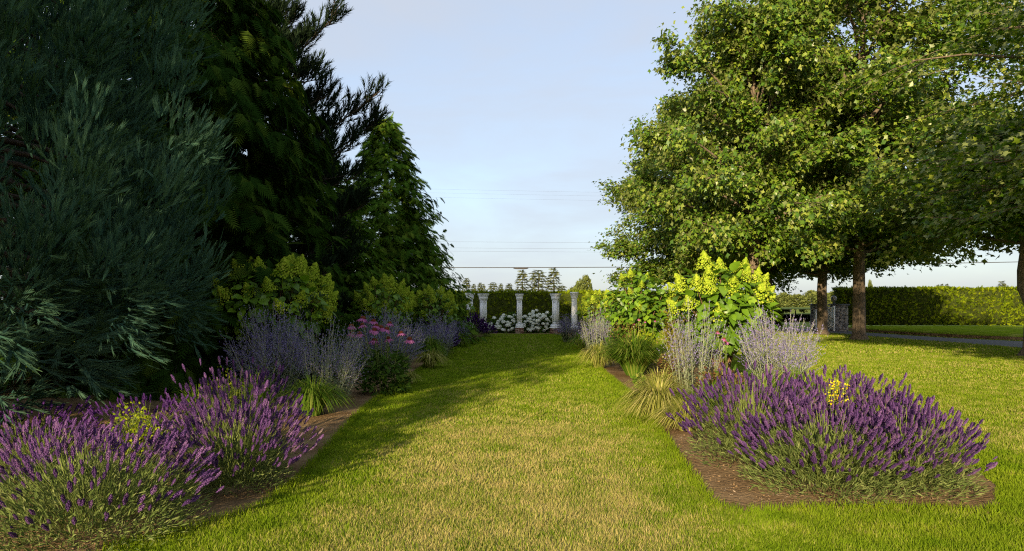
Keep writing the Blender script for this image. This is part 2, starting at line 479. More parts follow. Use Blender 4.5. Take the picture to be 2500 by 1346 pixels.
def strip(pts, w0):
    """flat tapering strip along 3-D points -> V,T"""
    pts = np.asarray(pts, float); n = len(pts)
    w = w0 * np.linspace(1, .25, n)
    V = np.concatenate([pts - np.c_[w, 0 * w, 0 * w], pts + np.c_[w, 0 * w, 0 * w]])
    T = []
    for i in range(n - 1):
        T += [(i, n + i, n + i + 1), (i, n + i + 1, i + 1)]
    return V, np.array(T)

def join(parts):
    V, T, C, k = [], [], [], 0
    for v, t, c in parts:
        V.append(v); T.append(t + k); C.append(c); k += len(v)
    return np.concatenate(V), np.concatenate(T), np.concatenate(C)

def frond_template(pairs=8, droop=0.35, fine=0.055):
    parts = []
    def ax(t): return A(0, t, -droop * t * t)
    v, t = strip([ax(0), ax(.5), ax(1)], 0.03); parts.append((v, t, np.zeros(len(v))))
    for i in range(pairs):
        tt = 0.12 + 0.8 * i / pairs
        L = 0.42 * (1 - 0.75 * tt) + 0.05
        for s in (-1, 1):
            p0 = ax(tt); d = A(s * 0.75, 0.66, -0.10 - 0.25 * tt) * L
            q = A(-0.5 * s, 0.75, 0) * fine
            p1 = p0 + d * .55
            V = np.array([p0 - q * 1.1, p0 + q * 1.1, p0 + d]); T = np.array([(0, 2, 1)]) if s > 0 else np.array([(0, 1, 2)])
            parts.append((V, T, A(.2, .2, 1)))
    return join(parts)
T_FROND = frond_template()
T_FROND_S = frond_template(4, 0.25, 0.10)

def shoot_template():
    parts = []
    def ax(t): return A(0, t * 0.95, 0.30 * t * t)
    v, t = strip([ax(0), ax(.5), ax(1)], 0.046); parts.append((v, t, A(0, .3, 1, 0, .3, 1)))
    for i, tt in enumerate((.2, .42, .64)):
        for s in (-1, 1):
            p0 = ax(tt); L = .46 * (1 - .35 * tt)
            d1 = A(s * .22, .6, .10) * L; d2 = d1 + A(s * .07, .6, .28) * L
            q = A(.032, 0, .015)
            V = np.array([p0 - q * .8, p0 + q * .8, p0 + d1 * .3 + d2 * .8]); T = np.array([(0, 1, 2)])
            parts.append((V, T, A(0, 0, 1)))
    return join(parts)
T_SHOOT = shoot_template()

def tuft_template(n=32):
    r = np.random.default_rng(3); parts = []
    for i in range(n):
        t0 = r.uniform(0, .85); a = r.uniform(0, 2 * np.pi)
        d = A(math.cos(a) * .55, .75, math.sin(a) * .55) * r.uniform(.28, .42)
        p = A(0, t0, 0); q = np.cross(d, A(0, 1, 0)); q = q / np.linalg.norm(q) * .022
        parts.append((np.array([p - q, p + q, p + d]), np.array([(0, 1, 2)]), A(0, 0, 1)))
    v, t = strip([A(0, 0, 0), A(0, .9, 0)], .02); parts.append((v, t, np.zeros(len(v))))
    return join(parts)
T_TUFT = tuft_template()

# ------------------------------------------------------------------ the ground
def sheet(name, poly, z, mat, **kw):
    poly = [(float(x), float(y)) for x, y in poly]
    import bmesh
    bm = bmesh.new()
    f = bm.faces.new([bm.verts.new((x, y, z)) for x, y in poly])
    bmesh.ops.triangulate(bm, faces=[f])
    for f in bm.faces:
        if f.normal.z < 0: f.normal_flip()
    me = bpy.data.meshes.new(name); bm.to_mesh(me); bm.free()
    me.materials.append(mat)
    return obj(name, me, kind='structure', **kw)

sheet('ground', [(-1500, -300), (1500, -300), (1500, 3000), (-1500, 3000)], -0.012, M['field'])
LAWN = [(-40, -30), (60, -30), (60, 41.5), (-40, 41.5)]
sheet('lawn', LAWN, 0.0, M['lawn'])

left_edge = [G(*p) for p in ((250, 1346), (330, 1322), (480, 1290), (640, 1240), (725, 1175), (790, 1110), (850, 1040), (900, 990), (950, 955), (1000, 920), (1045, 888), (1092, 860), (1140, 840), (1183, 819))]
BED_L = [(-12, 3.9), (-2.9, 3.9)] + left_edge + [(-1.9, 37.5), (-12, 37.5)]
right_edge = [G(*p) for p in ((1392, 826), (1425, 862), (1480, 915), (1540, 962), (1582, 1012), (1612, 1055), (1652, 1115), (1690, 1172), (1738, 1236), (1800, 1252), (1920, 1248), (2050, 1242), (2200, 1242), (2350, 1250), (2415, 1256), (2425, 1240))]
BED_R = right_edge + [(4.25, 6.0), (4.6, 7.0), (5.0, 9), (5.3, 13), (5.2, 18), (5.0, 26), (5.0, 36), (4.2, 37.0), (2.9, 36.0)]
BED_C = [(-2.6, 36.15), (2.9, 36.0), (5.0, 37.0), (5.0, 41.4), (-3.0, 41.4)]

def jag(poly, step=0.12, amp=0.025):
    out = []
    for i in range(len(poly)):
        a, b = np.array(poly[i]), np.array(poly[(i + 1) % len(poly)])
        n = max(1, int(min(np.linalg.norm(b - a) / step, 60)))
        for k in range(n):
            p = a + (b - a) * k / n
            out.append(tuple(p + (rng.normal(0, amp, 2) if k else 0)))
    return out
sheet('soil_bed_left', jag(BED_L), 0.006, M['soil'])
sheet('soil_bed_right', jag(BED_R), 0.006, M['soil'])
sheet('soil_bed_far', jag(BED_C), 0.010, M['soil'])

# bark chips, straw and pebbles lying on the soil
def chips(n, poly, ylim):
    xs = np.array([p[0] for p in poly]); ys = np.array([p[1] for p in poly])
    x = rng.uniform(xs.min(), xs.max(), n); y = rng.uniform(ys.min(), min(ys.max(), ylim), n)
    k = inside(poly, x, y); x, y = x[k], y[k]; n = len(x)
    P = np.c_[x, y, np.full(n, 0.012)]
    d = rand_unit(n) * A(1, 1, .15); h = A(0, 0, 1) + rng.normal(0, .25, (n, 3))
    S = np.c_[rng.uniform(.15, .6, n), rng.uniform(.5, 1.6, n), np.ones(n)] * rng.uniform(.012, .03, n)[:, None]
    return scatter(T_KITE, P, frames(d, h), S)
for nm, poly in (('mulch', BED_L), ('mulch', BED_R)):
    V, T, r, c = chips(16000, poly, 13)
    obj(nm, mesh_np(nm, V, T, M['chip'], {'rnd': r, 'c': c}), kind='stuff',
        label='bark chips and straw scattered over the %s flower bed' % ('shaded' if poly is BED_L else 'sunny'), category='mulch')

T_CLOD = (np.array([(1, 0, 0), (-1, 0, 0), (0, 1, 0), (0, -1, 0), (0, 0, .7), (0, 0, -.5)], float), np.array([(0, 2, 4), (2, 1, 4), (1, 3, 4), (3, 0, 4), (2, 0, 5), (1, 2, 5), (3, 1, 5), (0, 3, 5)]), np.zeros(6))
for poly in (BED_L, BED_R):
    n = 4500
    xs = np.array([p[0] for p in poly]); ys = np.array([p[1] for p in poly])
    x = rng.uniform(max(xs.min(), -6), xs.max(), n); y = 3.9 + (14 - 3.9) * rng.random(n) ** 1.4
    k = inside(poly, x, y); x, y = x[k], y[k]; n = len(x)
    S = np.abs(rng.normal(0, .006, n)) + .003
    V, T, r, c = scatter(T_CLOD, np.c_[x, y, .005 + S * .3], frames(rand_unit(n) * A(1, 1, .3), A(0, 0, 1) + rng.normal(0, .4, (n, 3))), np.c_[S * rng.uniform(.7, 1.5, n), S, S])
    obj('soil_clods', mesh_np('soil_clods', V, T, M['soil'], {'rnd': r, 'c': c}), kind='stuff', label='crumbs and clods of brown earth on the %s bed' % ('shaded' if poly is BED_L else 'sunny'), category='soil')

# driveway, raised verge beyond it
near = [(18.9, 12), (18.8, 18), (18.55, 24.7), (18.2, 28), (17.75, 31), (17.45, 35), (17.4, 38), (17.2, 44)]
far_ = [(20.2, 44), (19.6, 38), (20.0, 34), (20.7, 31), (22.0, 28.6), (24.5, 26.6), (29, 25.6), (45, 25), (45, 12)]
sheet('driveway', near + far_, 0.006, M['asphalt'])
VERGE = [(20.35, 41.4), (19.9, 38), (20.3, 34.2), (21.0, 31.3), (22.3, 29.0), (24.7, 27.05), (29.1, 26.05), (45, 25.4), (60, 41.4)]
vb = MB()
vp = np.array(VERGE); n = len(vp); cen = A(32, 37)
ring = []
for k, (ins, z) in enumerate(((0, 0.0), (0.02, 0.16), (0.25, 0.24), (2.0, 0.30))):
    q = vp + norm(cen - vp) * ins
    if k == 3: q = vp + (cen - vp) * .2
    ring.append(np.c_[q, np.full(n, z)])
V = np.concatenate(ring + [np.array([[32, 37, .32]])])
Q, T, mq = [], [], []
for k in range(3):
    for i in range(n):
        j = (i + 1) % n
        Q.append((k * n + i, k * n + j, (k + 1) * n + j, (k + 1) * n + i)); mq.append(0 if k < 1 else 1)
for i in range(n): T.append((3 * n + i, 3 * n + (i + 1) % n, 4 * n))
Q = np.array(Q)[:, ::-1]; T = np.array(T)[:, ::-1]
me = mesh_np('verge', V, [Q, T], [M['soil'], M['lawn']], midx=mq + [1] * len(T))
obj('verge', me, kind='structure')

# grass blades
ALLBED = (BED_L, BED_R, BED_C)
def grass_zone(y0, y1, dens, hgt, wid, xl=-0.80, xr=0.80):
    n = int(dens * (y1 - y0) * (xr - xl) * (y1 + y0) / 2 * 1.15)
    y = y0 + (y1 - y0) * rng.random(n); x = rng.uniform(xl, xr, n) * y1
    k = np.abs(x) < 0.80 * y + 0.3
    x, y = x[k], y[k]
    for b in ALLBED:
        k = ~inside(b, x, y); x, y = x[k], y[k]
    k = ~inside(near + far_, x, y) & ~inside(VERGE, x, y); x, y = x[k], y[k]
    n = len(x)
    # tufts: blades gather and lean together
    lean = rng.normal(0, .30, (n, 2)) + 0.25 * np.c_[np.sin(x * 9 + 3 * np.sin(y * 7)), np.cos(y * 8 + 2 * np.sin(x * 6))]
    h = hgt * rng.uniform(.45, 1.2, n)
    a = rng.uniform(0, np.pi, n); wv = np.c_[np.cos(a), np.sin(a)] * (wid * rng.uniform(.6, 1.3, n))[:, None]
    z0 = np.zeros(n)
    V = np.stack([np.c_[x - wv[:, 0], y - wv[:, 1], z0], np.c_[x + wv[:, 0], y + wv[:, 1], z0],
                  np.c_[x + lean[:, 0] * h, y + lean[:, 1] * h, h]], axis=1)
    T = np.arange(3 * n).reshape(-1, 3)
    return V.reshape(-1, 3), T, np.repeat(rng.random(n), 3)
gb = MB()
for z in ((3.9, 6.0, 7800, .036, .0034), (6.0, 9.0, 4600, .036, .0046), (9.0, 14.0, 2000, .038, .007), (14, 22, 650, .042, .013), (22, 40, 170, .06, .028)):
    V, T, r = grass_zone(*z)
    gb.add(V, T=T, r=r)
# longer fringe where the turf meets the soil
for edge in (left_edge, right_edge):
    e = np.array(edge); seg = np.linalg.norm(np.diff(e, axis=0), axis=1)
    for i in range(len(seg)):
        if e[i, 1] > 24: continue
        n = int(seg[i] * 420)
        t = rng.random(n)[:, None]
        p = e[i] * (1 - t) + e[i + 1] * t + rng.normal(0, .03, (n, 2))
        h = rng.uniform(.04, .085, n); ln = rng.normal(0, .4, (n, 2)); a = rng.uniform(0, np.pi, n)
        wv = np.c_[np.cos(a), np.sin(a)] * .0045
        V = np.stack([np.c_[p - wv, np.zeros(n)], np.c_[p + wv, np.zeros(n)], np.c_[p + ln * h[:, None], h]], axis=1).reshape(-1, 3)
        gb.add(V, T=np.arange(3 * n).reshape(-1, 3), r=np.repeat(rng.random(n) * .45, 3))
obj('grass', gb.mesh('grass', M['blade']), kind='stuff', label='mown turf, green with straw-dry patches down the middle', category='grass')

# ------------------------------------------------------------------ maples
def maple_parts(height, cb, Rm, nprim, nleaf, leaf, tmpl, seed, low_droop=0.5, trunk_r=0.27):
    global rng
    rng = np.random.default_rng(seed)
    wood, limbs = MB(), MB()
    zs = np.linspace(0, height * .9, 12)
    tp = np.c_[np.cumsum(rng.normal(0, .05, 12)) * (zs > 2), np.cumsum(rng.normal(0, .05, 12)) * (zs > 2), zs]
    tr = trunk_r * (1 - zs / height) ** .8 + .02
    tr[0] *= 1.55
    tp2 = np.insert(tp, 1, [tp[0] * .7 + tp[1] * .3 * 0 + A(0, 0, .25)], axis=0); tr2 = np.insert(tr, 1, trunk_r * 1.08)
    v, q = tube_np(tp2, tr2, 12); wood.add(v, Q=q)
    cl, cdir, cw = [], [], []
    for i in range(nprim):
        u = ((i + .5) / nprim) ** 1.25
        z0 = cb * .92 + u * (height * .90 - cb)
        az = i * 2.39996 + rng.normal(0, .25)
        rim = Rm * min(1.0, .80 + 1.6 * u) * (1 - u ** 2.1) ** .62 + .35
        rim *= rng.uniform(.82, 1.06)
        p0 = A(np.interp(z0, tp[:, 2], tp[:, 0]), np.interp(z0, tp[:, 2], tp[:, 1]), z0)
        h = A(math.cos(az), math.sin(az), 0)
        rise = rim * (.10 + .75 * u) + .2
        s = np.linspace(0, 1, 7)[:, None]
        side = np.cross(h, A(0, 0, 1)) * rng.normal(0, .12) * rim
        P = p0 + h * rim * s + A(0, 0, 1) * (rise * np.sin(s * 1.75) ) + side * s * s
        if u < .22: P = P - A(0, 0, 1) * low_droop * s ** 2.5 * (1 - u / .22) * 1.6
        r0 = .022 + .011 * rim
        v, q = tube_np(P, np.linspace(r0, .012, 7), 5); limbs.add(v, Q=q)
        nsec = int(7 + rim * 1.6)
        for k in range(nsec):
            t = rng.uniform(.13, 1.0); b = np.array([np.interp(t, s[:, 0], P[:, a]) for a in range(3)])
            tang = norm(P[min(6, int(t * 6) + 1)] - P[int(t * 6) - (1 if t * 6 >= 6 else 0)])
            sd = np.cross(tang, A(0, 0, 1)); sgn = 1 if k % 2 else -1
            d = norm(tang * rng.uniform(.4, 1.0) + sd * sgn * rng.uniform(.4, 1.1) + A(0, 0, 1) * rng.uniform(-.25, .4))
            L = rim * rng.uniform(.16, .34) + .25
            ss = np.linspace(0, 1, 4)[:, None]
            SP = b + d * L * ss + A(0, 0, -1) * .14 * L * ss ** 2
            v, q = tube_np(SP, np.linspace(.016 + .008 * (1 - t), .005, 4), 3); limbs.add(v, Q=q)
            for m in range(4):
                f = .35 + .65 * (m + rng.random()) / 4
                cl.append(b + d * L * f + A(0, 0, -.14 * L * f * f)); cdir.append(norm(d + h * .6)); cw.append(.6 + .4 * t)
    cl, cdir, cw = np.array(cl), np.array(cdir), np.array(cw)
    cw = cw * rng.lognormal(0, .55, len(cw))
    k = rng.choice(len(cl), nleaf, p=cw / cw.sum())
    P = cl[k] + rng.normal(0, 1, (nleaf, 3)) * A(.30, .30, .19)
    d = cdir[k] * .8 + rng.normal(0, .55, (nleaf, 3)) + A(0, 0, -.45)
    hint = A(0, 0, 1.0) + cdir[k] * .55 + rng.normal(0, .45, (nleaf, 3))
    flip = rng.random(nleaf) < .07
    hint[flip] *= -1
    S = leaf * rng.uniform(.7, 1.25, nleaf)
    return wood, limbs, (P, frames(d, hint), S)

def maple_meshes(tag, *a, **k):
    wood, limbs, (P, Fm, S) = maple_parts(*a, **k)
    tmpl = a[6]
    V, T, r, c = scatter(tmpl, P, Fm, S)
    return (wood.mesh(tag + '_trunk', M['bark'], True), limbs.mesh(tag + '_limbs', M['bark'], True),
            mesh_np(tag + '_crown', V, T, M['maple'], {'rnd': r, 'c': c}))

def place_maple(meshes, loc, rz, sc, label, group='maples along the driveway'):
    t = thing('maple_tree', label, 'tree', (loc[0], loc[1], 0), group, rz)
    t.scale = sc if hasattr(sc, '__len__') else (sc,) * 3
    obj('trunk', meshes[0], t)
    obj('limbs', meshes[1], t)
    obj('crown', meshes[2], t, kind='stuff')
    return t

# the nearest maple in view, with its largest leaves as pieces of their own
FX, FY = 15.0, 13.9
wood, limbs, (P, Fm, S) = maple_parts(8.2, 3.7, 5.8, 40, 50000, .125, T_MAPLE, 21, .35)
tA = thing('maple_tree', 'nearest maple, its leafy branches hanging in at the upper picture edge', 'tree', (FX, FY, 0), 'maples along the driveway')
FM = [wood.mesh('maple_trunk', M['bark'], True), limbs.mesh('maple_limbs', M['bark'], True)]
obj('trunk', FM[0], tA)
obj('limbs', FM[1], tA)
keep = (P[:, 0] < 1.5) | (np.arange(len(P)) % 3 == 0)
P, Fm, S = P[keep], Fm[keep], S[keep]
W = P + A(FX, FY, 0)
vis = (W[:, 0] / W[:, 1] < .74) & ((W[:, 2] - 1.6) / W[:, 1] < .44)
score = W[:, 1] + W[:, 0] * .6 + np.where(vis, 0, 100)
big = np.zeros(len(P), bool); big[np.argsort(score)[:300]] = True
V, T, r, c = scatter(T_MAPLE, P[~big], Fm[~big], S[~big])
FM.append(mesh_np('maple_crown', V, T, M['maple'], {'rnd': r, 'c': c}))
obj('crown', FM[2], tA, kind='stuff')
LM = [mesh_np('maple_leaf', T_MAPLE[0], T_MAPLE[1], M['maple'], {'rnd': np.full(len(T_MAPLE[0]), q), 'c': T_MAPLE[2]}) for q in (.2, .45, .7, .95)]
for n, i in enumerate(np.where(big)[0]):
    m4 = Matrix.Translation(P[i]) @ Matrix(Fm[i].tolist()).to_4x4() @ Matrix.Scale(S[i], 4)
    obj('leaf', LM[n % 4], tA, mat=m4)
MA = maple_meshes('maple_tall', 15.5, 3.55, 6.0, 48, 72000, .215, T_MAPLE4, 31, .1)
MBm = maple_meshes('maple_round', 12.0, 3.2, 5.4, 46, 67000, .205, T_MAPLE4, 43, .3)
place_maple(MA, (15.4, 30.3), 0.4, (.97, .97, 1.15), 'maple with a sunlit bare trunk standing before the clipped hedge')
place_maple(MA, (16.0, 35.2), 2.6, 0.92, 'maple with a shaded trunk beside the stone gate pillar')
place_maple(MBm, (13.6, 36.5), 1.0, (1.05, 1.05, 1.12), 'maple with a dark trunk behind the tall yellow hydrangea')
place_maple(MBm, (11.0, 40.0), 4.2, (.95, .95, .90), 'maple at the far end whose crown reaches furthest over the sky')
place_maple(MBm, (10.6, 30.0), 2.9, (.86, .86, 1.2), 'maple whose sunlit crown rises above the second yellow hydrangea')
MLOW = maple_meshes('maple_low', 6.4, 3.7, 3.9, 30, 23000, .20, T_MAPLE4, 57, .15)
MSPARSE = maple_meshes('maple_sparse', 6.3, 3.3, 4.4, 26, 16000, .22, T_MAPLE4, 58)
place_maple(MLOW, (15.9, 20.8), 2.2, 1.0, 'low maple whose trunk stands right at the picture edge')
place_maple(MLOW, (11.6, 4.4), 5.1, (1.45, 1.45, 1.38), 'maple beside the viewer at the driveway, outside the frame')
# tree behind the viewer on the conifer side: it throws the shade over the border
place_maple(MSPARSE, (-11.2, -5.0), 0.7, (.85, .85, 1.5), 'tall maple behind the viewer shading the conifers', 'trees behind the viewer')

# ------------------------------------------------------------------ conifers
def conifer_frond(height, prof, nb, per, size, tmpl, seed, droop=.35, z0=.25, trunk_r=.22, spread=.5):
    """prof(u)->radius. fronds hang along drooping branches"""
    global rng
    rng = np.random.default_rng(seed)
    wood = MB()
    v, q = tube_np([(0, 0, 0), (0, 0, height * .5), (0, 0, height)], [trunk_r, trunk_r * .55, .02], 8); wood.add(v, Q=q)
    Ps, Ds, Hs, Ss = [], [], [], []
    for i in range(nb):
        u = (i + rng.random()) / nb
        z = z0 + u * (height - z0)
        az = i * 2.39996 + rng.normal(0, .2)
        L = prof(u) * rng.uniform(.88, 1.06)
        h = A(math.cos(az), math.sin(az), 0)
        s = np.linspace(0, 1, 5)[:, None]
        br = A(0, 0, z) + h * L * s + A(0, 0, 1) * L * (.20 * s - droop * 1.35 * s ** 2 + .18 * s ** 4)
        if i % 3 == 0:
            v, q = tube_np(br, np.linspace(.03, .006, 5), 3); wood.add(v, Q=q)
        n = max(3, int(per * (.35 + L / prof(0.1))))
        t = rng.uniform(.30, 1.02, n) ** .75
        lat = rng.normal(0, 1, n) * spread * L * .35 * (1.15 - t) + rng.normal(0, .08, n)
        pos = np.stack([np.interp(t, s[:, 0], br[:, a]) for a in range(3)], axis=1)
        sd = np.cross(h, A(0, 0, 1))
        pos = pos + sd * lat[:, None] + rng.normal(0, .07, (n, 3))
        d = h * .75 + sd * (np.sign(lat) * rng.uniform(.1, .8, n))[:, None] + rng.normal(0, .28, (n, 3)) + A(0, 0, -1) * (.25 + droop * t)[:, None]
        hint = A(0, 0, .8) + h * .8 + rng.normal(0, .35, (n, 3))
        Ps.append(pos); Ds.append(d); Hs.append(hint); Ss.append(size * rng.uniform(.65, 1.25, n))
    P = np.concatenate(Ps); P[:, 2] = np.maximum(P[:, 2], .12)
    V, T, r, c = scatter(tmpl, P, frames(np.concatenate(Ds), np.concatenate(Hs)), np.concatenate(Ss))
    return wood, (V, T, r, c)

def place_conifer(meshes, name, label, loc, rz=0, sc=1, group='conifers behind the shaded border'):
    t = thing(name, label, 'tree', (loc[0], loc[1], 0), group, rz)
    t.scale = sc if hasattr(sc, '__len__') else (sc,) * 3
    obj('trunk', meshes[0], t)
    obj('crown', meshes[1], t, kind='stuff')
    return t

def cmesh(tag, res, mat):
    wood, (V, T, r, c) = res
    return wood.mesh(tag + '_trunk', M['dark_bark'], True), mesh_np(tag + '_crown', V, T, mat, {'rnd': r, 'c': c})

# tall red cedar beside the blue sequoia
CED1 = cmesh('cedar_tall', conifer_frond(9.4, lambda u: 2.95 * (1 - u ** 4) ** .7 + .1, 210, 48, .42, T_FROND, 61, .42, .15, .3), M['cedar'])
place_conifer(CED1, 'red_cedar', 'tall dark green cedar with drooping fronds between blue sequoia and pine', (-6.85, 14.3))
# cone-shaped cedar, reused for the others of its kind
CED2 = cmesh('cedar_cone', conifer_frond(8.9, lambda u: 3.25 * (1 - u) ** .80 + .12, 230, 47, .33, T_FROND, 67, .24, .1, .22, .6), M['cedar_green'])
place_conifer(CED2, 'red_cedar', 'cone-shaped cedar with a sunlit tip standing against the sky', (-5.0, 27.0), 0, (1.12, 1.12, 1.0))
place_conifer(CED2, 'red_cedar', 'smaller dark cedar at the far end beside the white columns', (-5.0, 32.2), 1.7, (.92, .92, .70))
place_conifer(CED2, 'red_cedar', 'bushy dark cedar filling the gap under the pine', (-6.6, 22.6), 3.1, (1.1, 1.1, .80))
place_conifer(CED2, 'red_cedar', 'low dark cedar at the foot of the tall cedar', (-8.6, 17.6), 4.4, (1.1, 1.1, .9))
place_conifer(CED2, 'red_cedar', 'dark cedar behind the blue sequoia at the picture edge', (-11.6, 14.0), 5.4, (1.25, 1.25, 1.6))
place_conifer(CED2, 'red_cedar', 'cedar just outside the frame beside the nearest lavender', (-11.6, 2.6), .6, (.86, .86, 1.45), 'trees behind the viewer')

# blue giant sequoia: billowing clumps of up-curved shoots
rng = np.random.default_rng(71)
SEQ = (-6.5, 7.9)
def seq_env(z):
    return np.interp(z, [0.4, 1.0, 2.2, 3.4, 4.4, 5.4, 7.0, 8.6, 10.6], [1.7, 2.2, 2.7, 2.75, 2.25, 2.5, 2.2, 1.5, .1])
wood = MB()
v, q = tube_np([(0, 0, 0), (0, 0, 1), (0, 0, 6), (0, 0, 10.4)], [.42, .34, .25, .03], 12); wood.add(v, Q=q)
Ps, Ds, Hs, Ss, Rn = [], [], [], [], []
# every lobe is a handful of upswept brushes of nearly parallel shoots
for i in range(520):
    if i < 300: z, ef, nb, ns, sz, lr = 1.2 + 5.4 * (i + rng.random()) / 300, rng.uniform(.62, 1.06), 6, 22, (.12, .22), rng.uniform(.30, .58)
    elif i < 400: z, ef, nb, ns, sz, lr = .35 + 6.2 * (i - 300) / 100, .55, 3, 14, (.3, .5), .6
    else: z, ef, nb, ns, sz, lr = 6.6 + 3.9 * (i - 400) / 120, .85, 4, 16, (.2, .35), .55
    az = i * 2.39996 + rng.normal(0, .12)
    h = A(math.cos(az), math.sin(az), 0)
    if h[1] > .45 and i < 300: nb, ns, sz = 3, 12, (.2, .34)
    e = float(seq_env(z)) * ef
    c0 = h * e + A(0, 0, z)
    if i % 2 == 0:
        v, q = tube_np([A(0, 0, z + .3), h * e * .35 + A(0, 0, z + .15), h * e * .45 + A(0, 0, z + .05)], [.05, .03, .012], 4); wood.add(v, Q=q)
    base = np.clip(rng.normal(.5, .2), 0, 1)
    for k in range(nb):
        bd = norm(rand_unit(1)[0] * .75 + h * .7 + A(0, 0, .35))
        c1 = c0 + bd * lr * rng.uniform(.35, .85) * A(1, 1, .8)
        ax_ = norm(bd * .55 + h * .35 + A(0, 0, .75 if z > 1.8 else -.35))
        P = c1 + rng.normal(0, 1, (ns, 3)) * A(.09, .09, .09) + ax_ * rng.uniform(-.16, .10, ns)[:, None]
        d = ax_ + rng.normal(0, .24, (ns, 3)) + (P - c1) * 1.8
        Ps.append(P); Ds.append(d); Hs.append(A(0, 0, 1) + h * -.25 + rng.normal(0, .5, (ns, 3))); Ss.append(rng.uniform(*sz, ns))
        Rn.append(np.clip(base + rng.normal(0, .10) + rng.normal(0, .10, ns), 0, 1))
V, T, r, c = scatter(T_SHOOT, np.concatenate(Ps), frames(np.concatenate(Ds), np.concatenate(Hs)), np.concatenate(Ss), np.concatenate(Rn))
t = thing('giant_sequoia', 'big blue-green sequoia with billowing brush-like foliage filling the upper corner', 'tree', (SEQ[0], SEQ[1], 0), 'conifers behind the shaded border')
obj('trunk', wood.mesh('sequoia_trunk', M['dark_bark'], True), t)
obj('crown', mesh_np('sequoia_crown', V, T, M['sequoia'], {'rnd': r, 'c': c}), t, kind='stuff')

# black pine with candles against the sky
rng = np.random.default_rng(83)
PINE = (-7.35, 19.2)
wood = MB()
v, q = tube_np([(0, 0, 0), (0.1, 0, 4.5), (0, .1, 8), (0, 0, 10.2)], [.26, .2, .12, .03], 8); wood.add(v, Q=q)
Ps, Ds, Ss = [], [], []
br = []
for i in range(74):
    u = (i + .5) / 74
    br.append((.9 + 9.0 * u, i * 2.39996, 2.95 * (1 - u ** 2.2) ** .7 * rng.uniform(.75, 1.05) + .2, rng.uniform(.10, .38)))
br += [(5.6, -.10, 3.75, .50), (5.0, .12, 3.35, .52), (4.6, -.35, 3.2, .38), (7.9, -.2, 2.5, .62), (8.8, -.1, 1.3, .7), (3.4, -.15, 3.2, .25)]
for z, az, L, rise in br:
    h = A(math.cos(az), math.sin(az), 0); s = np.linspace(0, 1, 6)[:, None]
    b = A(0, 0, z) + h * L * s + A(0, 0, 1) * L * rise * (s ** 1.6)
    v, q = tube_np(b, np.linspace(.05, .014, 6), 5); wood.add(v, Q=q)
    sd = np.cross(h, A(0, 0, 1))
    for k in range(int(11 + 6 * L)):
        t0 = rng.uniform(.30, 1.0)
        p = np.array([np.interp(t0, s[:, 0], b[:, a]) for a in range(3)])
        tw = norm(h * rng.uniform(.3, .9) + sd * rng.normal(0, .7) + A(0, 0, rng.uniform(.2, .7)))
        L2 = rng.uniform(.25, .6)
        v, q = tube_np([p, p + tw * L2], [.012, .008], 3); wood.add(v, Q=q)
        for m in range(3):
            Ps.append(p + tw * L2 * (m + .7) / 3 * rng.uniform(.8, 1.1)); Ds.append(norm(tw * .5 + A(0, 0, .65) + rng.normal(0, .22, 3))); Ss.append(rng.uniform(.42, .70))
Ps, Ds, Ss = np.array(Ps), np.array(Ds), np.array(Ss)
V, T, r, c = scatter(T_TUFT, Ps, frames(Ds, rand_unit(len(Ds))), Ss)
t = thing('black_pine', 'near-black pine with upright candle-tipped branches against the sky', 'tree', (PINE[0], PINE[1], 0), 'conifers behind the shaded border')
obj('trunk', wood.mesh('pine_trunk', M['dark_bark'], True), t)
obj('crown', mesh_np('pine_crown', V, T, M['pine'], {'rnd': r, 'c': c}), t, kind='stuff')

# ------------------------------------------------------------------ clipped hedges
def hedge(label, x0, x1, y0, y1, h, dens=170, seed=1, mat='hedge', base=0.0):
    global rng
    rng = np.random.default_rng(seed)
    t = thing('clipped_hedge', label, 'hedge', ((x0 + x1) / 2, (y0 + y1) / 2, base), 'clipped hedges')
    lx, ly = (x1 - x0) / 2, (y1 - y0) / 2
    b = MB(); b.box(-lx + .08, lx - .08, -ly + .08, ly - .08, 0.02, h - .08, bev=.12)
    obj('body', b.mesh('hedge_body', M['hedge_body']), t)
    faces = [(2 * lx * h, 'f'), (2 * lx * 2 * ly, 't'), (2 * ly * h, 'l'), (2 * ly * h, 'r'), (2 * lx * h * .12, 'b')]
    Ps, Ns = [], []
    for ar, k in faces:
        n = int(ar * dens); a, c = rng.random(n), rng.random(n)
        if k == 'f': P = np.c_[(a * 2 - 1) * lx, np.full(n, -ly), c * h]; nn = A(0, -1, 0)
        if k == 'b': P = np.c_[(a * 2 - 1) * lx, np.full(n, ly), c * h]; nn = A(0, 1, 0)
        if k == 't': P = np.c_[(a * 2 - 1) * lx, (c * 2 - 1) * ly, np.full(n, h)]; nn = A(0, 0, 1)
        if k == 'l': P = np.c_[np.full(n, -lx), (a * 2 - 1) * ly, c * h]; nn = A(-1, 0, 0)
        if k == 'r': P = np.c_[np.full(n, lx), (a * 2 - 1) * ly, c * h]; nn = A(1, 0, 0)
        Ps.append(P); Ns.append(np.repeat(nn[None], n, 0))
    P = np.concatenate(Ps); Nn = np.concatenate(Ns); n = len(P)
    bump = .022 * np.sin(P[:, 0] * 1.7 + 1) + .02 * np.sin(P[:, 2] * 3.1 + P[:, 0]) + .015 * np.sin(P[:, 0] * 5.3)
    P = P - Nn * (.07 + bump + rng.random(n) * .05)[:, None]
    d = Nn * .55 + A(0, 0, .35) + rng.normal(0, .5, (n, 3))
    V, T, r, c = scatter(T_FROND_S, P, frames(d, Nn + rng.normal(0, .5, (n, 3))), rng.uniform(.15, .27, n))
    obj('foliage', mesh_np('hedge_foliage', V, T, M[mat], {'rnd': r, 'c': c}), t, kind='stuff')
    return t
hedge('long clipped hedge behind the white columns', -9.0, 13.0, 41.5, 42.9, 2.33, 90, 91)
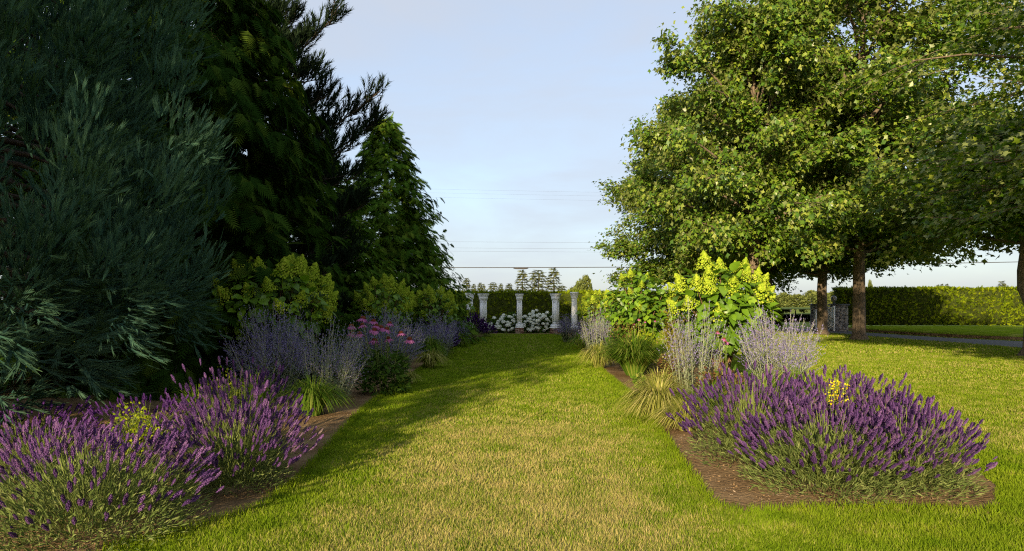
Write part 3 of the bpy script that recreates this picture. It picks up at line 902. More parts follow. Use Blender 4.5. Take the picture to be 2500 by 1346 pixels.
hedge('clipped hedge beyond the driveway, half in shade and half in sun', 20.4, 36.5, 42.0, 43.6, 2.30, 115, 92, base=.26)
hedge('low dark hedge before the field beside the gate', 13.4, 17.2, 43.5, 44.3, 1.35, 70, 93)

# ------------------------------------------------------------------ white columns
def bricks_block(t, name, half, z0, z1, rows=5):
    ped = obj('pedestal', MB().box(-half + .012, half - .012, -half + .012, half - .012, z0, z1).mesh('pedestal_core', M['mortar']), t)
    ch = (z1 - z0) / rows
    bm_ = {}
    for k in range(rows):
        L = half
        for f in range(4):
            off = 0 if (k + f) % 2 else .5
            xs = [-half, -half * .02, half] if off == 0 else [-half, -half * .55, half * .45, half]
            for a, b in zip(xs[:-1], xs[1:]):
                key = round(b - a, 3)
                if key not in bm_:
                    bm_[key] = MB().box(-(b - a) / 2 + .006, (b - a) / 2 - .006, -.01, .05, .006, ch - .006, bev=.006).mesh('brick', M['brick'])
                c = (a + b) / 2
                ang = f * math.pi / 2
                x, y = c, -half
                obj('brick', bm_[key], ped, (x * math.cos(ang) - y * math.sin(ang), x * math.sin(ang) + y * math.cos(ang), z0 + k * ch), (0, 0, ang))
    return ped

def square_column(label, x, y, rz, zb=.36, zt=2.13, wd=.26):
    t = thing('white_column', label, 'column', (x, y, 0), 'white columns around the hydrangeas', rz)
    bricks_block(t, 'p', wd * .5 + .085, 0.0, zb - .05)
    b = MB(); b.box(-wd * .5 - .11, wd * .5 + .11, -wd * .5 - .11, wd * .5 + .11, zb - .05, zb, bev=.008)
    obj('pedestal_cap', b.mesh('pedestal_cap', M['white']), t)
    h = wd / 2
    b = MB(); b.box(-h - .07, h + .07, -h - .07, h + .07, zb, zb + .13, bev=.012); b.box(-h - .045, h + .045, -h - .045, h + .045, zb + .13, zb + .17, bev=.015)
    obj('base', b.mesh('column_base', M['white']), t)
    b = MB(); b.box(-h, h, -h, h, zb + .17, zt - .34)
    for f in range(4):       # raised stiles that leave a recessed panel on every face
        ang = f * math.pi / 2; ca, sa = math.cos(ang), math.sin(ang)
        for (xa, xb, za, zc) in ((-h + .003, -h + .06, zb + .18, zt - .36), (h - .06, h - .003, zb + .18, zt - .36), (-h + .06, h - .06, zb + .18, zb + .27), (-h + .06, h - .06, zt - .45, zt - .36)):
            sub = MB().box(xa, xb, -h - .012, -h + .002, za, zc)
            V = sub.V[0]; V = np.c_[V[:, 0] * ca - V[:, 1] * sa, V[:, 0] * sa + V[:, 1] * ca, V[:, 2]]
            b.add(V, Q=sub.Q[0])
    obj('shaft', b.mesh('column_shaft', M['white']), t)
    b = MB()
    for (e, za, zc) in ((.025, zt - .34, zt - .30), (.045, zt - .30, zt - .14), (.06, zt - .14, zt - .10), (.075, zt - .10, zt - .05), (.095, zt - .05, zt)):
        b.box(-h - e, h + e, -h - e, h + e, za, zc, bev=.008)
    obj('capital', b.mesh('column_capital', M['white']), t)
    return t
square_column('white square column in the middle on its brick pedestal', .40, 36.6, 0)
square_column('white square column standing against the purple lavender, turned cornerwise', -1.52, 36.2, R(33))
square_column('white square column nearest the sunny side of the colonnade', 2.31, 36.1, R(-35))
square_column('white column half hidden by the hydrangea at the shaded border', -2.28, 36.9, R(20), wd=.25, zt=2.18)
# round one
t = thing('white_column', 'round white column among the sage with a warm sunlit top', 'column', (3.18, 34.8, 0), 'white columns around the hydrangeas')
bricks_block(t, 'p', .24, 0, .31)
def lathe(prof, n=24):
    V, Q = [], []
    for r_, z in prof:
        for i in range(n):
            a = 2 * math.pi * i / n; V.append((r_ * math.cos(a), r_ * math.sin(a), z))
    for k in range(len(prof) - 1):
        for i in range(n):
            j = (i + 1) % n; Q.append((k * n + i, k * n + j, (k + 1) * n + j, (k + 1) * n + i))
    return np.array(V), np.array(Q)
for nm, prof in (('base', [(0, .311), (.22, .311), (.22, .40), (.19, .43), (.165, .46)]), ('shaft', [(.155, .44), (.15, 1.2), (.135, 1.86)]),
                 ('capital', [(.135, 1.85), (.16, 1.87), (.165, 1.93), (.18, 2.0), (.20, 2.02), (.205, 2.12), (.225, 2.13), (.225, 2.2), (0, 2.2)])):
    v, q = lathe(prof); b = MB(); b.add(v, Q=q); obj(nm, b.mesh('round_' + nm, M['white'], False), t)

# ------------------------------------------------------------------ gate at the end of the drive
def stone_pillar(label, x, y, wx, wy, h, seed):
    global rng
    rng = np.random.default_rng(seed)
    t = thing('stone_gate_pillar', label, 'pillar', (x, y, 0), 'stone gate pillars')
    obj('core', MB().box(-wx / 2 + .02, wx / 2 - .02, -wy / 2 + .02, wy / 2 - .02, 0, h).mesh('pillar_core', M['mortar']), t)
    z = .0
    while z < h - .06:
        ch = min(rng.uniform(.07, .13), h - z)
        for f, (L, D) in enumerate(((wx, wy), (wy, wx), (wx, wy), (wy, wx))):
            c = -L / 2
            while c < L / 2 - .02:
                ln = min(rng.uniform(.16, .38), L / 2 - c)
                ang = f * math.pi / 2; m = c + ln / 2; yy = -D / 2
                me = MB().box(-ln / 2 + .006, ln / 2 - .006, -rng.uniform(.0, .025), .05, .005, ch - .005, bev=.008).mesh('stone', M['stone'])
                if f in (0, 3):
                    obj('stone', me, t, (m * math.cos(ang) - yy * math.sin(ang), m * math.sin(ang) + yy * math.cos(ang), z), (0, 0, ang))
                c += ln
        z += ch
    obj('cap', MB().box(-wx / 2 - .07, wx / 2 + .07, -wy / 2 - .07, wy / 2 + .07, h, h + .09, bev=.015).mesh('pillar_cap', M['slate']), t)
    return t
stone_pillar('grey stone gate pillar with a slate cap beside the hedge', 19.15, 40.0, .80, .6, 1.50, 3)
stone_pillar('stone gate pillar mostly hidden behind the maple trunk', 18.1, 40.6, .45, .6, 1.50, 4)
lamp = thing('gate_lamp', 'round globe lamp on top of the stone gate pillar', 'lamp', (18.85, 40.0, 1.59))
v, q = lathe([(0, 0), (.09, 0), (.09, .03), (.035, .06), (.035, .14), (.06, .16)], 12); b = MB(); b.add(v, Q=q); obj('lamp_base', b.mesh('lamp_base', M['slate']), lamp)
v, q = lathe([(.01, .0)] + [(.17 * math.sin(a), .17 - .17 * math.cos(a)) for a in np.linspace(.35, math.pi - .01, 12)], 20); b = MB(); b.add(v + A(0, 0, .14), Q=q); obj('globe', b.mesh('globe', M['globe'], True), lamp)
gate = thing('white_gate', 'white driveway gate leaf standing open edge-on by the stone pillar', 'gate', (18.62, 39.5, 0))
b = MB(); b.box(-.05, .05, -.05, .05, .02, 1.48, bev=.008); obj('gate_post', b.mesh('gate_post', M['white']), gate)
for z in (.2, .7, 1.3):
    obj('rail', MB().box(-.03, .03, .05, 2.4, z, z + .09, bev=.006).mesh('gate_rail', M['white']), gate)
pk = MB().box(-.018, .018, -.035, .035, .12, 1.42, bev=.004).mesh('gate_picket', M['white'])
for k in range(16): obj('picket', pk, gate, (0, .18 + k * .14, 0))
g2 = thing('white_gate', 'white gate post glimpsed at the far side of the trunk', 'gate', (17.75, 39.9, 0))
obj('gate_post', MB().box(-.04, .04, -.04, .04, 0, 1.25, bev=.008).mesh('gate_post', M['white']), g2)
mk = obj('marker_peg', MB().box(-.05, .05, -.02, .02, .2, .62, bev=.01).add([(-.05, -.02, .62), (.05, -.02, .62), (.05, .02, .62), (-.05, .02, .62), (-.02, 0, .68), (.02, 0, .68)], Q=[(0, 1, 5, 4), (2, 3, 4, 5)], T=[(1, 2, 5), (3, 0, 4)]).mesh('marker_peg', M['white']), None, (20.35, 40.6, 0))
mk['label'] = 'small white marker peg at the foot of the hedge'; mk['category'] = 'marker'

# ------------------------------------------------------------------ power lines
def cable(label, x0, x1, y, z0, zm, z1, rad, xm=0, splice=False):
    x = np.linspace(x0, x1, 60); cf = np.polyfit([x0, xm, x1], [z0, zm, z1], 2)
    v, q = tube_np(np.c_[x, np.full(60, y), np.polyval(cf, x)], rad, 6)
    t = thing('power_cable', label, 'cable', (0, 0, 0), 'overhead power cables')
    obj('wire', MB().add(v, Q=q).mesh('wire', M['wire']), t)
    if splice:
        xs = np.linspace(.1, 1.25, 8); zz = np.polyval(cf, xs) - .06
        v, q = tube_np(np.c_[xs, np.full(8, y), zz], [.02, .06, .07, .07, .07, .07, .06, .02], 8)
        obj('splice_case', MB().add(v, Q=q).mesh('splice_case', M['wire']), t)
def zy(py, y): return CAMH + (HZ - py) / FPX * y
YC = 52.0
cable('thick black cable with a splice case over the white columns', -45, 60, YC, zy(640, YC), zy(653.5, YC), zy(622, YC), .030, .6, True)
for lab, yy, dy in (('lower of the close pair of thin wires above the columns', 615, 1), ('upper of the close pair of thin wires above the columns', 607, -1), ('faint single wire just above the close pair', 592, 0)):
    cable(lab, -45, 60, 60, zy(yy - 22, 60), zy(yy, 60), zy(yy - 12, 60), .0055, 2)
for lab, yy in (('lowest of the high thin wires crossing open sky', 487), ('middle of the high thin wires crossing open sky', 476), ('topmost of the high thin wires crossing open sky', 467)):
    cable(lab, -45, 60, 60, zy(yy - 32, 60), zy(yy, 60), zy(yy + 20, 60), .0032, 2)

# ------------------------------------------------------------------ far trees
def far_fir(tag, h, prof, seed, n=900, size=1.0):
    global rng
    rng = np.random.default_rng(seed)
    wood = MB(); v, q = tube_np([(0, 0, 0), (0, 0, h)], [.25, .03], 6); wood.add(v, Q=q)
    u = rng.random(n) ** 1.1; lay = np.round(u * 14) / 14 * .8 + u * .2
    az = rng.uniform(0, 2 * np.pi, n); rr = np.array([prof(x) for x in u]) * np.sqrt(rng.random(n)) * (1 + .35 * np.sin(az * 3 + lay * 20))
    hd = np.c_[np.cos(az), np.sin(az), 0 * az]
    P = hd * rr[:, None] + np.c_[0 * az, 0 * az, .06 * h + lay * h * .94]
    d = hd + A(0, 0, -.15) + rng.normal(0, .3, (n, 3))
    V, T, r, c = scatter(T_FROND_S, P, frames(d, A(0, 0, 1) + rng.normal(0, .3, (n, 3))), size * rng.uniform(.6, 1.2, n))
    return wood.mesh(tag + '_trunk', M['dark_bark']), mesh_np(tag + '_crown', V, T, M['far'], {'rnd': r, 'c': c})
FF = [far_fir('fir_a', 10, lambda u: 2.6 * (1 - u) ** .7 + .15, 5, 900, 1.0), far_fir('fir_b', 10, lambda u: 1.7 * (1 - u) ** .6 + .6 * abs(math.sin(u * 14)) * (1 - u) + .12, 6, 620, .95), far_fir('fir_c', 10, lambda u: 3.2 * (1 - u ** 3) ** .8 * (.55 + .45 * abs(math.sin(u * 11 + .5))) + .1, 7, 800, 1.1)]
def far_at(k, px, ptop, Y, wide, label):
    z = zy(ptop, Y)
    t = thing('distant_fir', label, 'tree', ((px - CXP) / FPX * Y, Y, 0), 'distant firs on the skyline', k * 1.3)
    t.scale = (wide, wide, z / 10)
    obj('trunk', FF[k % 3][0], t); obj('crown', FF[k % 3][1], t, kind='stuff')
FARS = [(1, 1275, 662, 150, 1.0, 'first of the three tall ragged firs over the hedge'),
        (2, 1315, 660, 150, 1.05, 'broad middle one of the three tall ragged firs'),
        (1, 1352, 657, 148, 1.05, 'tallest pointed fir of the three, leaning its tip'),
        (0, 1139, 680, 140, .6, 'pale fir beside the dark cedar on the skyline'),
        (0, 1157, 694, 200, .55, 'tiny pointed fir just past the pale one'), (0, 1172, 691, 200, .6, 'small fir in the close pair of skyline firs'),
        (1, 1181, 695, 200, .5, 'smaller companion in the close pair of skyline firs'), (2, 1205, 690, 190, .75, 'rounded fir above the hedge between the columns'),
        (0, 1223, 693, 200, .55, 'slim fir next to the rounded one'), (0, 1243, 693, 190, .8, 'short wide fir before the three tall ones'),
        (2, 1372, 698, 160, .6, 'low fir at the foot of the tallest pointed one'), (0, 1405, 698, 160, .7, 'low fir beside the rounded poplar'),
        (0, 2290, 696, 190, .5, 'first tiny treetop over the sunny hedge'), (0, 2300, 694, 190, .45, 'second tiny treetop over the sunny hedge'), (0, 2312, 694, 190, .5, 'third tiny treetop over the sunny hedge'),
        (1, 2446, 688, 170, .8, 'lone bushy treetop at the hedge end')]
for f in FARS: far_at(*f)

def leaf_blob(tag, rx, ry, h, n, size, seed, mat='farbroad', lobes=14):
    global rng
    rng = np.random.default_rng(seed)
    L = rand_unit(lobes); L[:, 2] = np.abs(L[:, 2]); k = rng.integers(0, lobes, n)
    dirs = norm(rand_unit(n) + L[k] * .4)
    P = L[k] * A(rx * .55, ry * .55, h * .42) + dirs * A(rx * .5, ry * .5, h * .32) * rng.uniform(.6, 1, n)[:, None] + A(0, 0, h * .35)
    P[:, 2] = np.maximum(P[:, 2], .05)
    V, T, r, c = scatter(T_KITE, P, frames(dirs + rng.normal(0, .5, (n, 3)), dirs + A(0, 0, .6) + rng.normal(0, .4, (n, 3))), size * rng.uniform(.6, 1.3, n))
    wood = MB(); v, q = tube_np([(0, 0, 0), (0, 0, h * .6)], [.05 * rx + .02, .02], 6); wood.add(v, Q=q)
    return wood.mesh(tag + '_trunk', M['dark_bark']), mesh_np(tag + '_crown', V, T, M[mat], {'rnd': r, 'c': c})
BL = [leaf_blob('broad_a', 3, 3, 6, 2600, .5, 8), leaf_blob('broad_b', 3, 3, 6, 2200, .5, 9)]
def broad_at(k, px, ptop, Y, wpx, label, name='distant_tree'):
    z = zy(ptop, Y); t = thing(name, label, 'tree', ((px - CXP) / FPX * Y, Y, 0), 'distant leafy trees', k * .9)
    s = wpx / FPX * Y / 6.0
    t.scale = (s, s, z / 6.0)
    obj('trunk', BL[k % 2][0], t); obj('crown', BL[k % 2][1], t, kind='stuff')
broad_at(0, 1424, 676, 120, 50, 'rounded poplar rising above the hedge near the round column')
broad_at(1, 1398, 706, 125, 34, 'low bushy tree beside the rounded poplar')
for k, (px, pt, wp, lab) in enumerate(((1905, 716, 60, 'pale bush in the field gap beside the dark trunk'), (1942, 722, 60, 'wide low bush in the middle of the field gap'), (1985, 712, 70, 'taller pale bush behind the shaded trunk'),
                                      (2035, 715, 60, 'bush showing between the two bare trunks'), (1880, 726, 50, 'small bush at the start of the field gap'), (2125, 690, 16, 'small dark treetop over the hedge beside the sunlit trunk'))):
    broad_at(k, px, pt, 105, wp, lab)
sheet('field', [(-200, 60), (400, 60), (400, 103), (-200, 103)], 1.12, M['field'])

# ------------------------------------------------------------------ lavender
def spike_mesh(seed, mat):
    r0 = np.random.default_rng(seed); b = MB()
    ph = r0.random() * 3
    for wi, (z, rr) in enumerate(((0.0, .010), (.018, .0145), (.030, .016), (.042, .0155), (.054, .013), (.064, .009))):
        n = 7 if rr > .012 else 5
        for i in range(n):
            a = ph + wi * .5 + 2 * math.pi * i / n + r0.normal(0, .15)
            c, s = math.cos(a), math.sin(a); k = rr * r0.uniform(.8, 1.25)
            p0 = A(c * .003, s * .003, z); p1 = A(c * k - s * .006, s * k + c * .006, z + .006); p2 = A(c * k + s * .006, s * k - c * .006, z + .006); p3 = A(c * k * .85, s * k * .85, z + .018)
            b.add([p0, p1, p2, p3], T=[(0, 2, 1), (1, 2, 3), (0, 1, 3)], r=r0.random())
    v, q = tube_np([(0, 0, -.01), (0, 0, .07)], [.004, .003], 3); b.add(v, Q=q, r=.1)
    return b.mesh('lavender_spike', mat)
SP_A = [spike_mesh(s, M['lav']) for s in range(7)]
SP_D = [spike_mesh(s + 20, M['lavdark']) for s in range(4)]

def lavender(label, x, y, rad, h, nsp, nleaf, seed, spikes=SP_A, group='lavender clumps', foot=.62, extra=0, sc=1.0):
    global rng
    rng = np.random.default_rng(seed)
    t = thing('lavender', label, 'lavender', (x, y, 0), group)
    # stems and spikes
    n = nsp + extra
    u = rng.random(n); phi = rng.uniform(0, 2 * np.pi, n)
    th = np.arccos(1 - u * .86)
    L = rng.normal(.97, .10, n)
    tip = np.c_[np.sin(th) * np.cos(phi) * rad * L, np.sin(th) * np.sin(phi) * rad * L, (.16 + .84 * np.cos(th) ** .72) * h * L]
    root = np.c_[tip[:, :2] * .34 + rng.normal(0, .04, (n, 2)), np.full(n, .05)]
    mid = root * .45 + tip * .55; mid[:, 2] = root[:, 2] * .42 + tip[:, 2] * .60
    mid[:, :2] *= .93
    wv = np.c_[-np.sin(phi), np.cos(phi), 0 * phi] * .0022
    sv = np.stack([root - wv, root + wv, mid - wv, mid + wv, tip - wv * .7, tip + wv * .7], axis=1).reshape(-1, 3)
    o6 = (np.arange(n) * 6)[:, None]
    T = np.concatenate([o6 + np.array([[0, 1, 3]]), o6 + np.array([[0, 3, 2]]), o6 + np.array([[2, 3, 5]]), o6 + np.array([[2, 5, 4]])])
    obj('stems', mesh_np('lavender_stems', sv, T, M['lavstem'], {'rnd': np.repeat(rng.random(n), 6), 'c': np.zeros(6 * n)}), t, kind='stuff')
    d = norm(norm(tip - mid) + rng.normal(0, .10, (n, 3)) + A(0, 0, .45))
    Fm = frames(d, rand_unit(n))         # Y along the stem; the spike is modelled along Z
    S = np.clip(rng.normal(.80, .17, n), .42, 1.2) * sc
    order = np.argsort(tip[:, 1] - tip[:, 2])
    for j, i in enumerate(order[:nsp]):
        x_, y_, z_ = Fm[i][:, 0], Fm[i][:, 1], Fm[i][:, 2]
        m4 = Matrix(((x_[0], z_[0], y_[0], tip[i][0]), (x_[1], z_[1], y_[1], tip[i][1]), (x_[2], z_[2], y_[2], tip[i][2]), (0, 0, 0, 1))) @ Matrix.Diagonal((S[i] * .82, S[i] * .82, S[i] * 1.15, 1))
        obj('flower_spike', spikes[i % len(spikes)], t, mat=m4)
    rest = order[nsp:]
    if len(rest):
        sm = spikes[0]; sv0 = np.empty(len(sm.vertices) * 3, np.float32); sm.vertices.foreach_get('co', sv0); sv0 = sv0.reshape(-1, 3)[:, [0, 2, 1]].astype(float)
        sm.calc_loop_triangles(); tt0 = np.empty(len(sm.loop_triangles) * 3, np.int32); sm.loop_triangles.foreach_get('vertices', tt0)
        V, T, r, c = scatter((sv0, tt0.reshape(-1, 3), np.zeros(len(sv0))), tip[rest], Fm[rest], S[rest][:, None] * A(.82, 1.15, .82))
        obj('more_flower_spikes', mesh_np('lavender_spikes', V, T, spikes[0].materials[0], {'rnd': r, 'c': c}), t, kind='stuff')
    # foliage
    n = nleaf
    u = rng.random(n); phi = rng.uniform(0, 2 * np.pi, n); th = np.arccos(1 - u)
    k = rng.uniform(.25, 1.0, n) ** .6 * foot
    P = np.c_[np.sin(th) * np.cos(phi) * rad * k * 1.25, np.sin(th) * np.sin(phi) * rad * k * 1.25, .02 + np.cos(th) * h * k * 1.0]
    out_ = norm(np.c_[np.cos(phi) * np.sin(th), np.sin(phi) * np.sin(th), .45 + .7 * np.cos(th)])
    d = out_ + rng.normal(0, .42, (n, 3))
    V, T, r, c = scatter(T_NARROW, P, frames(d, rand_unit(n) + out_ * .5), np.c_[rng.uniform(.7, 1.2, n), np.ones(n), np.ones(n)] * rng.uniform(.045, .085, n)[:, None])
    obj('foliage', mesh_np('lavender_foliage', V, T, M['lavleaf'], {'rnd': r, 'c': c}), t, kind='stuff')
    return t

GS = 'lavender at the sunny bed'
lavender('purple lavender in the sunny bed closest to the golden sedge', 2.46, 6.95, .74, .80, 300, 3600, 101, group=GS, extra=260, foot=.7)
lavender('purple lavender with the broad grey-green foot at the front of the sunny bed', 2.72, 5.95, .72, .66, 290, 6500, 102, group=GS, foot=.78, extra=160)
lavender('purple lavender at the outer front corner of the sunny bed', 3.42, 5.98, .62, .64, 290, 5600, 103, group=GS, foot=.76, extra=160)
lavender('purple lavender at the back of the sunny clump, behind the yellow weed', 3.35, 7.05, .72, .80, 300, 3000, 104, group=GS, extra=240)
lavender('purple lavender at the back outer edge of the sunny clump', 3.66, 6.75, .50, .68, 260, 2600, 114, group=GS, extra=130)
GL = 'lavender at the shaded border'
lavender('lavender in the bottom corner with a wide pale leafy foot', -2.98, 4.80, .84, .64, 290, 7500, 105, group=GL, foot=.74, extra=130)
lavender('lavender leaning towards the lawn at the border front', -2.42, 5.95, .62, .66, 300, 3600, 106, group=GL, extra=200)
lavender('tall lavender behind the front ones, with pale loose spikes', -2.78, 6.95, .64, .86, 280, 3200, 107, group=GL, extra=130)
lavender('lavender at the picture edge behind the bottom corner one', -4.15, 6.0, .72, .50, 270, 3200, 108, group=GL, extra=130)
lavender('dark shaded lavender under the sequoia, nearer the picture edge', -5.3, 7.5, .72, .42, 200, 2000, 109, SP_D, GL)
lavender('dark shaded lavender under the sequoia, nearer the tall lavender', -4.1, 7.6, .66, .50, 200, 2000, 110, SP_D, GL)
lavender('deep purple lavender mound in shade past the coneflowers', -2.30, 21.9, .58, .74, 260, 1200, 111, SP_D, GL, sc=1.8)
lavender('deep purple lavender mound beside the cornerwise white column', -1.62, 28.9, .56, .98, 240, 1000, 112, SP_D, GL, sc=2.0)
lavender('small deep purple lavender at the far lawn corner', -1.28, 32.5, .45, .55, 130, 700, 113, SP_D, GL, sc=2.0)
# yellow weed among the sunny lavender
rng = np.random.default_rng(120)
t = thing('yellow_weed', 'bright yellow flowering weed poking out of the purple lavender', 'weed', (3.12, 6.55, 0))
b = MB()
for k in range(5): v, q = tube_np([(0, 0, 0), rng.normal(0, .03, 3) + A(0, 0, .4), A(rng.normal(0, .07), rng.normal(0, .05), rng.uniform(.70, .86))], [.005, .004, .003], 4); b.add(v, Q=q)
obj('stems', b.mesh('weed_stems', M['lavstem']), t)
P = np.c_[rng.normal(0, .05, 160), rng.normal(0, .05, 160), rng.uniform(.64, .86, 160)]; V, T, r, c = scatter(T_KITE, P, frames(rand_unit(160), A(0, 0, 1) + rng.normal(0, .5, (160, 3))), .022)
obj('blossoms', mesh_np('weed_blossoms', V, T, M['yellow'], {'rnd': r, 'c': c}), t, kind='stuff')

# ------------------------------------------------------------------ russian sage
def sage_stem(seed, flowers=1.0):
    r0 = np.random.default_rng(seed); b = MB()
    bend = r0.normal(0, .05, 2)
    def ax(t): return A(bend[0] * t * t, bend[1] * t * t, t)
    v, q = tube_np([ax(0), ax(.35), ax(.7), ax(1)], [.0042, .0036, .0026, .0012], 4); b.add(v, Q=q, m=0, r=r0.random())
    for i in range(26):        # grey leaves on the lower half
        t = r0.uniform(.08, .55); a = r0.uniform(0, 6.28); d = A(math.cos(a), math.sin(a), .55) * r0.uniform(.04, .075); q_ = A(-math.sin(a), math.cos(a), 0) * .008
        p = ax(t); b.add([p, p + d * .5 + q_, p + d, p + d * .5 - q_], T=[(0, 1, 2), (0, 2, 3)], m=1, r=r0.random())
    for i in range(15):        # flowering side branches
        t = .34 + .60 * i / 15; a = i * 1.57 + (i // 2) * .3 + r0.normal(0, .2)
        L = .30 * (1 - .70 * (t - .34) / .6) * r0.uniform(.7, 1.15)
        d = norm(A(math.cos(a) * .62, math.sin(a) * .62, .80)); p = ax(t); e = p + d * L
        q_ = A(-math.sin(a), math.cos(a), 0) * .0022
        b.add([p - q_, p + q_, e], T=[(0, 1, 2)], m=0, r=r0.random())
        nf = int(9 * L / .25 * flowers)
        for k in range(nf):
            f = .18 + .82 * (k + r0.random()) / max(nf, 1); pp = p + d * L * f
            for s in (0, 1):
                w = rand3(r0) * .014
                w2 = rand3(r0) * .010
                b.add([pp, pp + w, pp + w2 + d * .006], T=[(0, 1, 2)], m=2, r=r0.random())
    for k in range(int(26 * flowers)):
        t = r0.uniform(.72, 1.0); p = ax(t); w = rand3(r0) * .014
        b.add([p, p + w, p + rand3(r0) * .011], T=[(0, 1, 2)], m=2, r=r0.random())
    return b.mesh('sage_stem', [M['sagestem'], M['sageleaf'], M['sageflower']])
def rand3(r0):
    v = r0.normal(size=3); return v / np.linalg.norm(v)
SG_F = [sage_stem(s, 1.1) for s in range(6)]
SG_P = [sage_stem(s + 30, .55) for s in range(5)]
def sage(label, x, y, rad, h, n, seed, stems=SG_F, sc=1.0, lean=(0, 0)):
    global rng
    rng = np.random.default_rng(seed)
    t = thing('russian_sage', label, 'sage', (x, y, 0), 'russian sage clumps')
    for i in range(n):
        a = rng.uniform(0, 6.28); q = math.sqrt(rng.random())
        bx, by = math.cos(a) * q * rad * .45, math.sin(a) * q * rad * .45
        tx = math.cos(a) * q * rad + rng.normal(0, .06) + lean[0]; ty = math.sin(a) * q * rad + rng.normal(0, .06) + lean[1]
        hh = h * rng.uniform(.70, 1.03) * (1 - .22 * q * q)
        d = norm(A(tx - bx, ty - by, hh)); Fm = frames(d[None], rand_unit(1))[0]
        X, Y, Z = Fm[:, 0], Fm[:, 1], Fm[:, 2]
        m4 = Matrix(((X[0], Z[0], Y[0], bx), (X[1], Z[1], Y[1], by), (X[2], Z[2], Y[2], 0), (0, 0, 0, 1))) @ Matrix.Diagonal((sc, sc, hh, 1))
        obj('flower_stem', stems[i % len(stems)], t, mat=m4)
    return t
sage('silvery pale sage in sun before the tall yellow hydrangea', 3.08, 11.6, .62, 1.74, 34, 201, SG_P, 1.25)
sage('violet sage in full flower in sun next to the open lawn', 4.50, 11.6, .74, 1.70, 64, 202, SG_F, 1.25)
sage('pale sage in sun further along beside the second hydrangea', 2.55, 20.2, .60, 1.60, 44, 203, SG_P, 1.5)
sage('bluish shaded sage before the round white column', 2.40, 28.2, .62, 1.30, 40, 204, SG_F, 1.8)
sage('violet blue sage in shade below the first yellow-green hydrangea', -4.05, 11.6, .76, 1.68, 92, 205, SG_F, 1.25)
sage('grey-green sage leaning towards the lawn beside the coneflowers', -2.95, 10.9, .58, 1.46, 56, 206, SG_P, 1.2, (.12, -.05))
sage('blue sage spreading behind the coneflowers', -2.85, 15.6, .95, 1.58, 80, 207, SG_F, 1.4)
sage('blue sage in shade before the third hydrangea', -2.25, 20.6, .72, 1.45, 56, 208, SG_F, 1.6)
sage('furthest blue sage of the shaded border', -2.2, 25.5, .6, 1.25, 40, 209, SG_F, 1.8)

# ------------------------------------------------------------------ hydrangeas
def panicle_mesh(seed):
    r0 = np.random.default_rng(seed); b = MB()
    n = 170
    for i in range(n):
        u = (i + .5) / n; z = u ** 1.15
        rr = .56 * (1 - z) ** .9 + .03
        rr *= 1 + .16 * math.sin(z * 22 + seed)
        a = i * 2.39996
        rr *= r0.uniform(.82, 1.12)
        p = A(math.cos(a) * rr, math.sin(a) * rr, z - .05)
        nrm = norm(A(math.cos(a), math.sin(a), .55) + r0.normal(0, .3, 3))
        x = norm(np.cross(nrm, A(0, 0, 1))); y = np.cross(nrm, x)
        s = r0.uniform(.055, .085)
        V = [p + nrm * .03] + [p + (x * math.cos(k) + y * math.sin(k)) * s for k in (0, 1.57, 3.14, 4.71)]
        b.add(V, T=[(0, 1, 2), (0, 2, 3), (0, 3, 4), (0, 4, 1)], r=np.clip(r0.normal(.5, .22), 0, 1))
    v, q = tube_np([(0, 0, -.5), (0, 0, .7)], [.02, .012], 4); b.add(v, Q=q, r=.1)
    return b.mesh('hydrangea_panicle', M['panicle'])
PAN = [panicle_mesh(s) for s in range(5)]
def hleaf_mesh(seed):
    r0 = np.random.default_rng(seed)
    ys = [0, .13, .38, .68, 1]; ws = [0, .24, .35, .24, 0]; V, T = [], []
    cur = r0.uniform(.12, .35)
    for y, wd in zip(ys, ws):
        zc = -cur * y * y
        V += [(-wd, y, zc + .22 * wd), (0, y, zc), (wd, y, zc + .22 * wd)]
    for k in range(4):
        a = 3 * k
        T += [(a, a + 1, a + 4), (a, a + 4, a + 3), (a + 1, a + 2, a + 5), (a + 1, a + 5, a + 4)]
    V += [(-.012, -.25, 0), (.012, -.25, 0)]; T += [(15, 16, 1)]
    return np.array(V, float), np.array(T)
HLV = [hleaf_mesh(s) for s in range(4)]
HL = [mesh_np('hydrangea_leaf', v, t, M['hleaf'], smooth=True) for v, t in HLV]
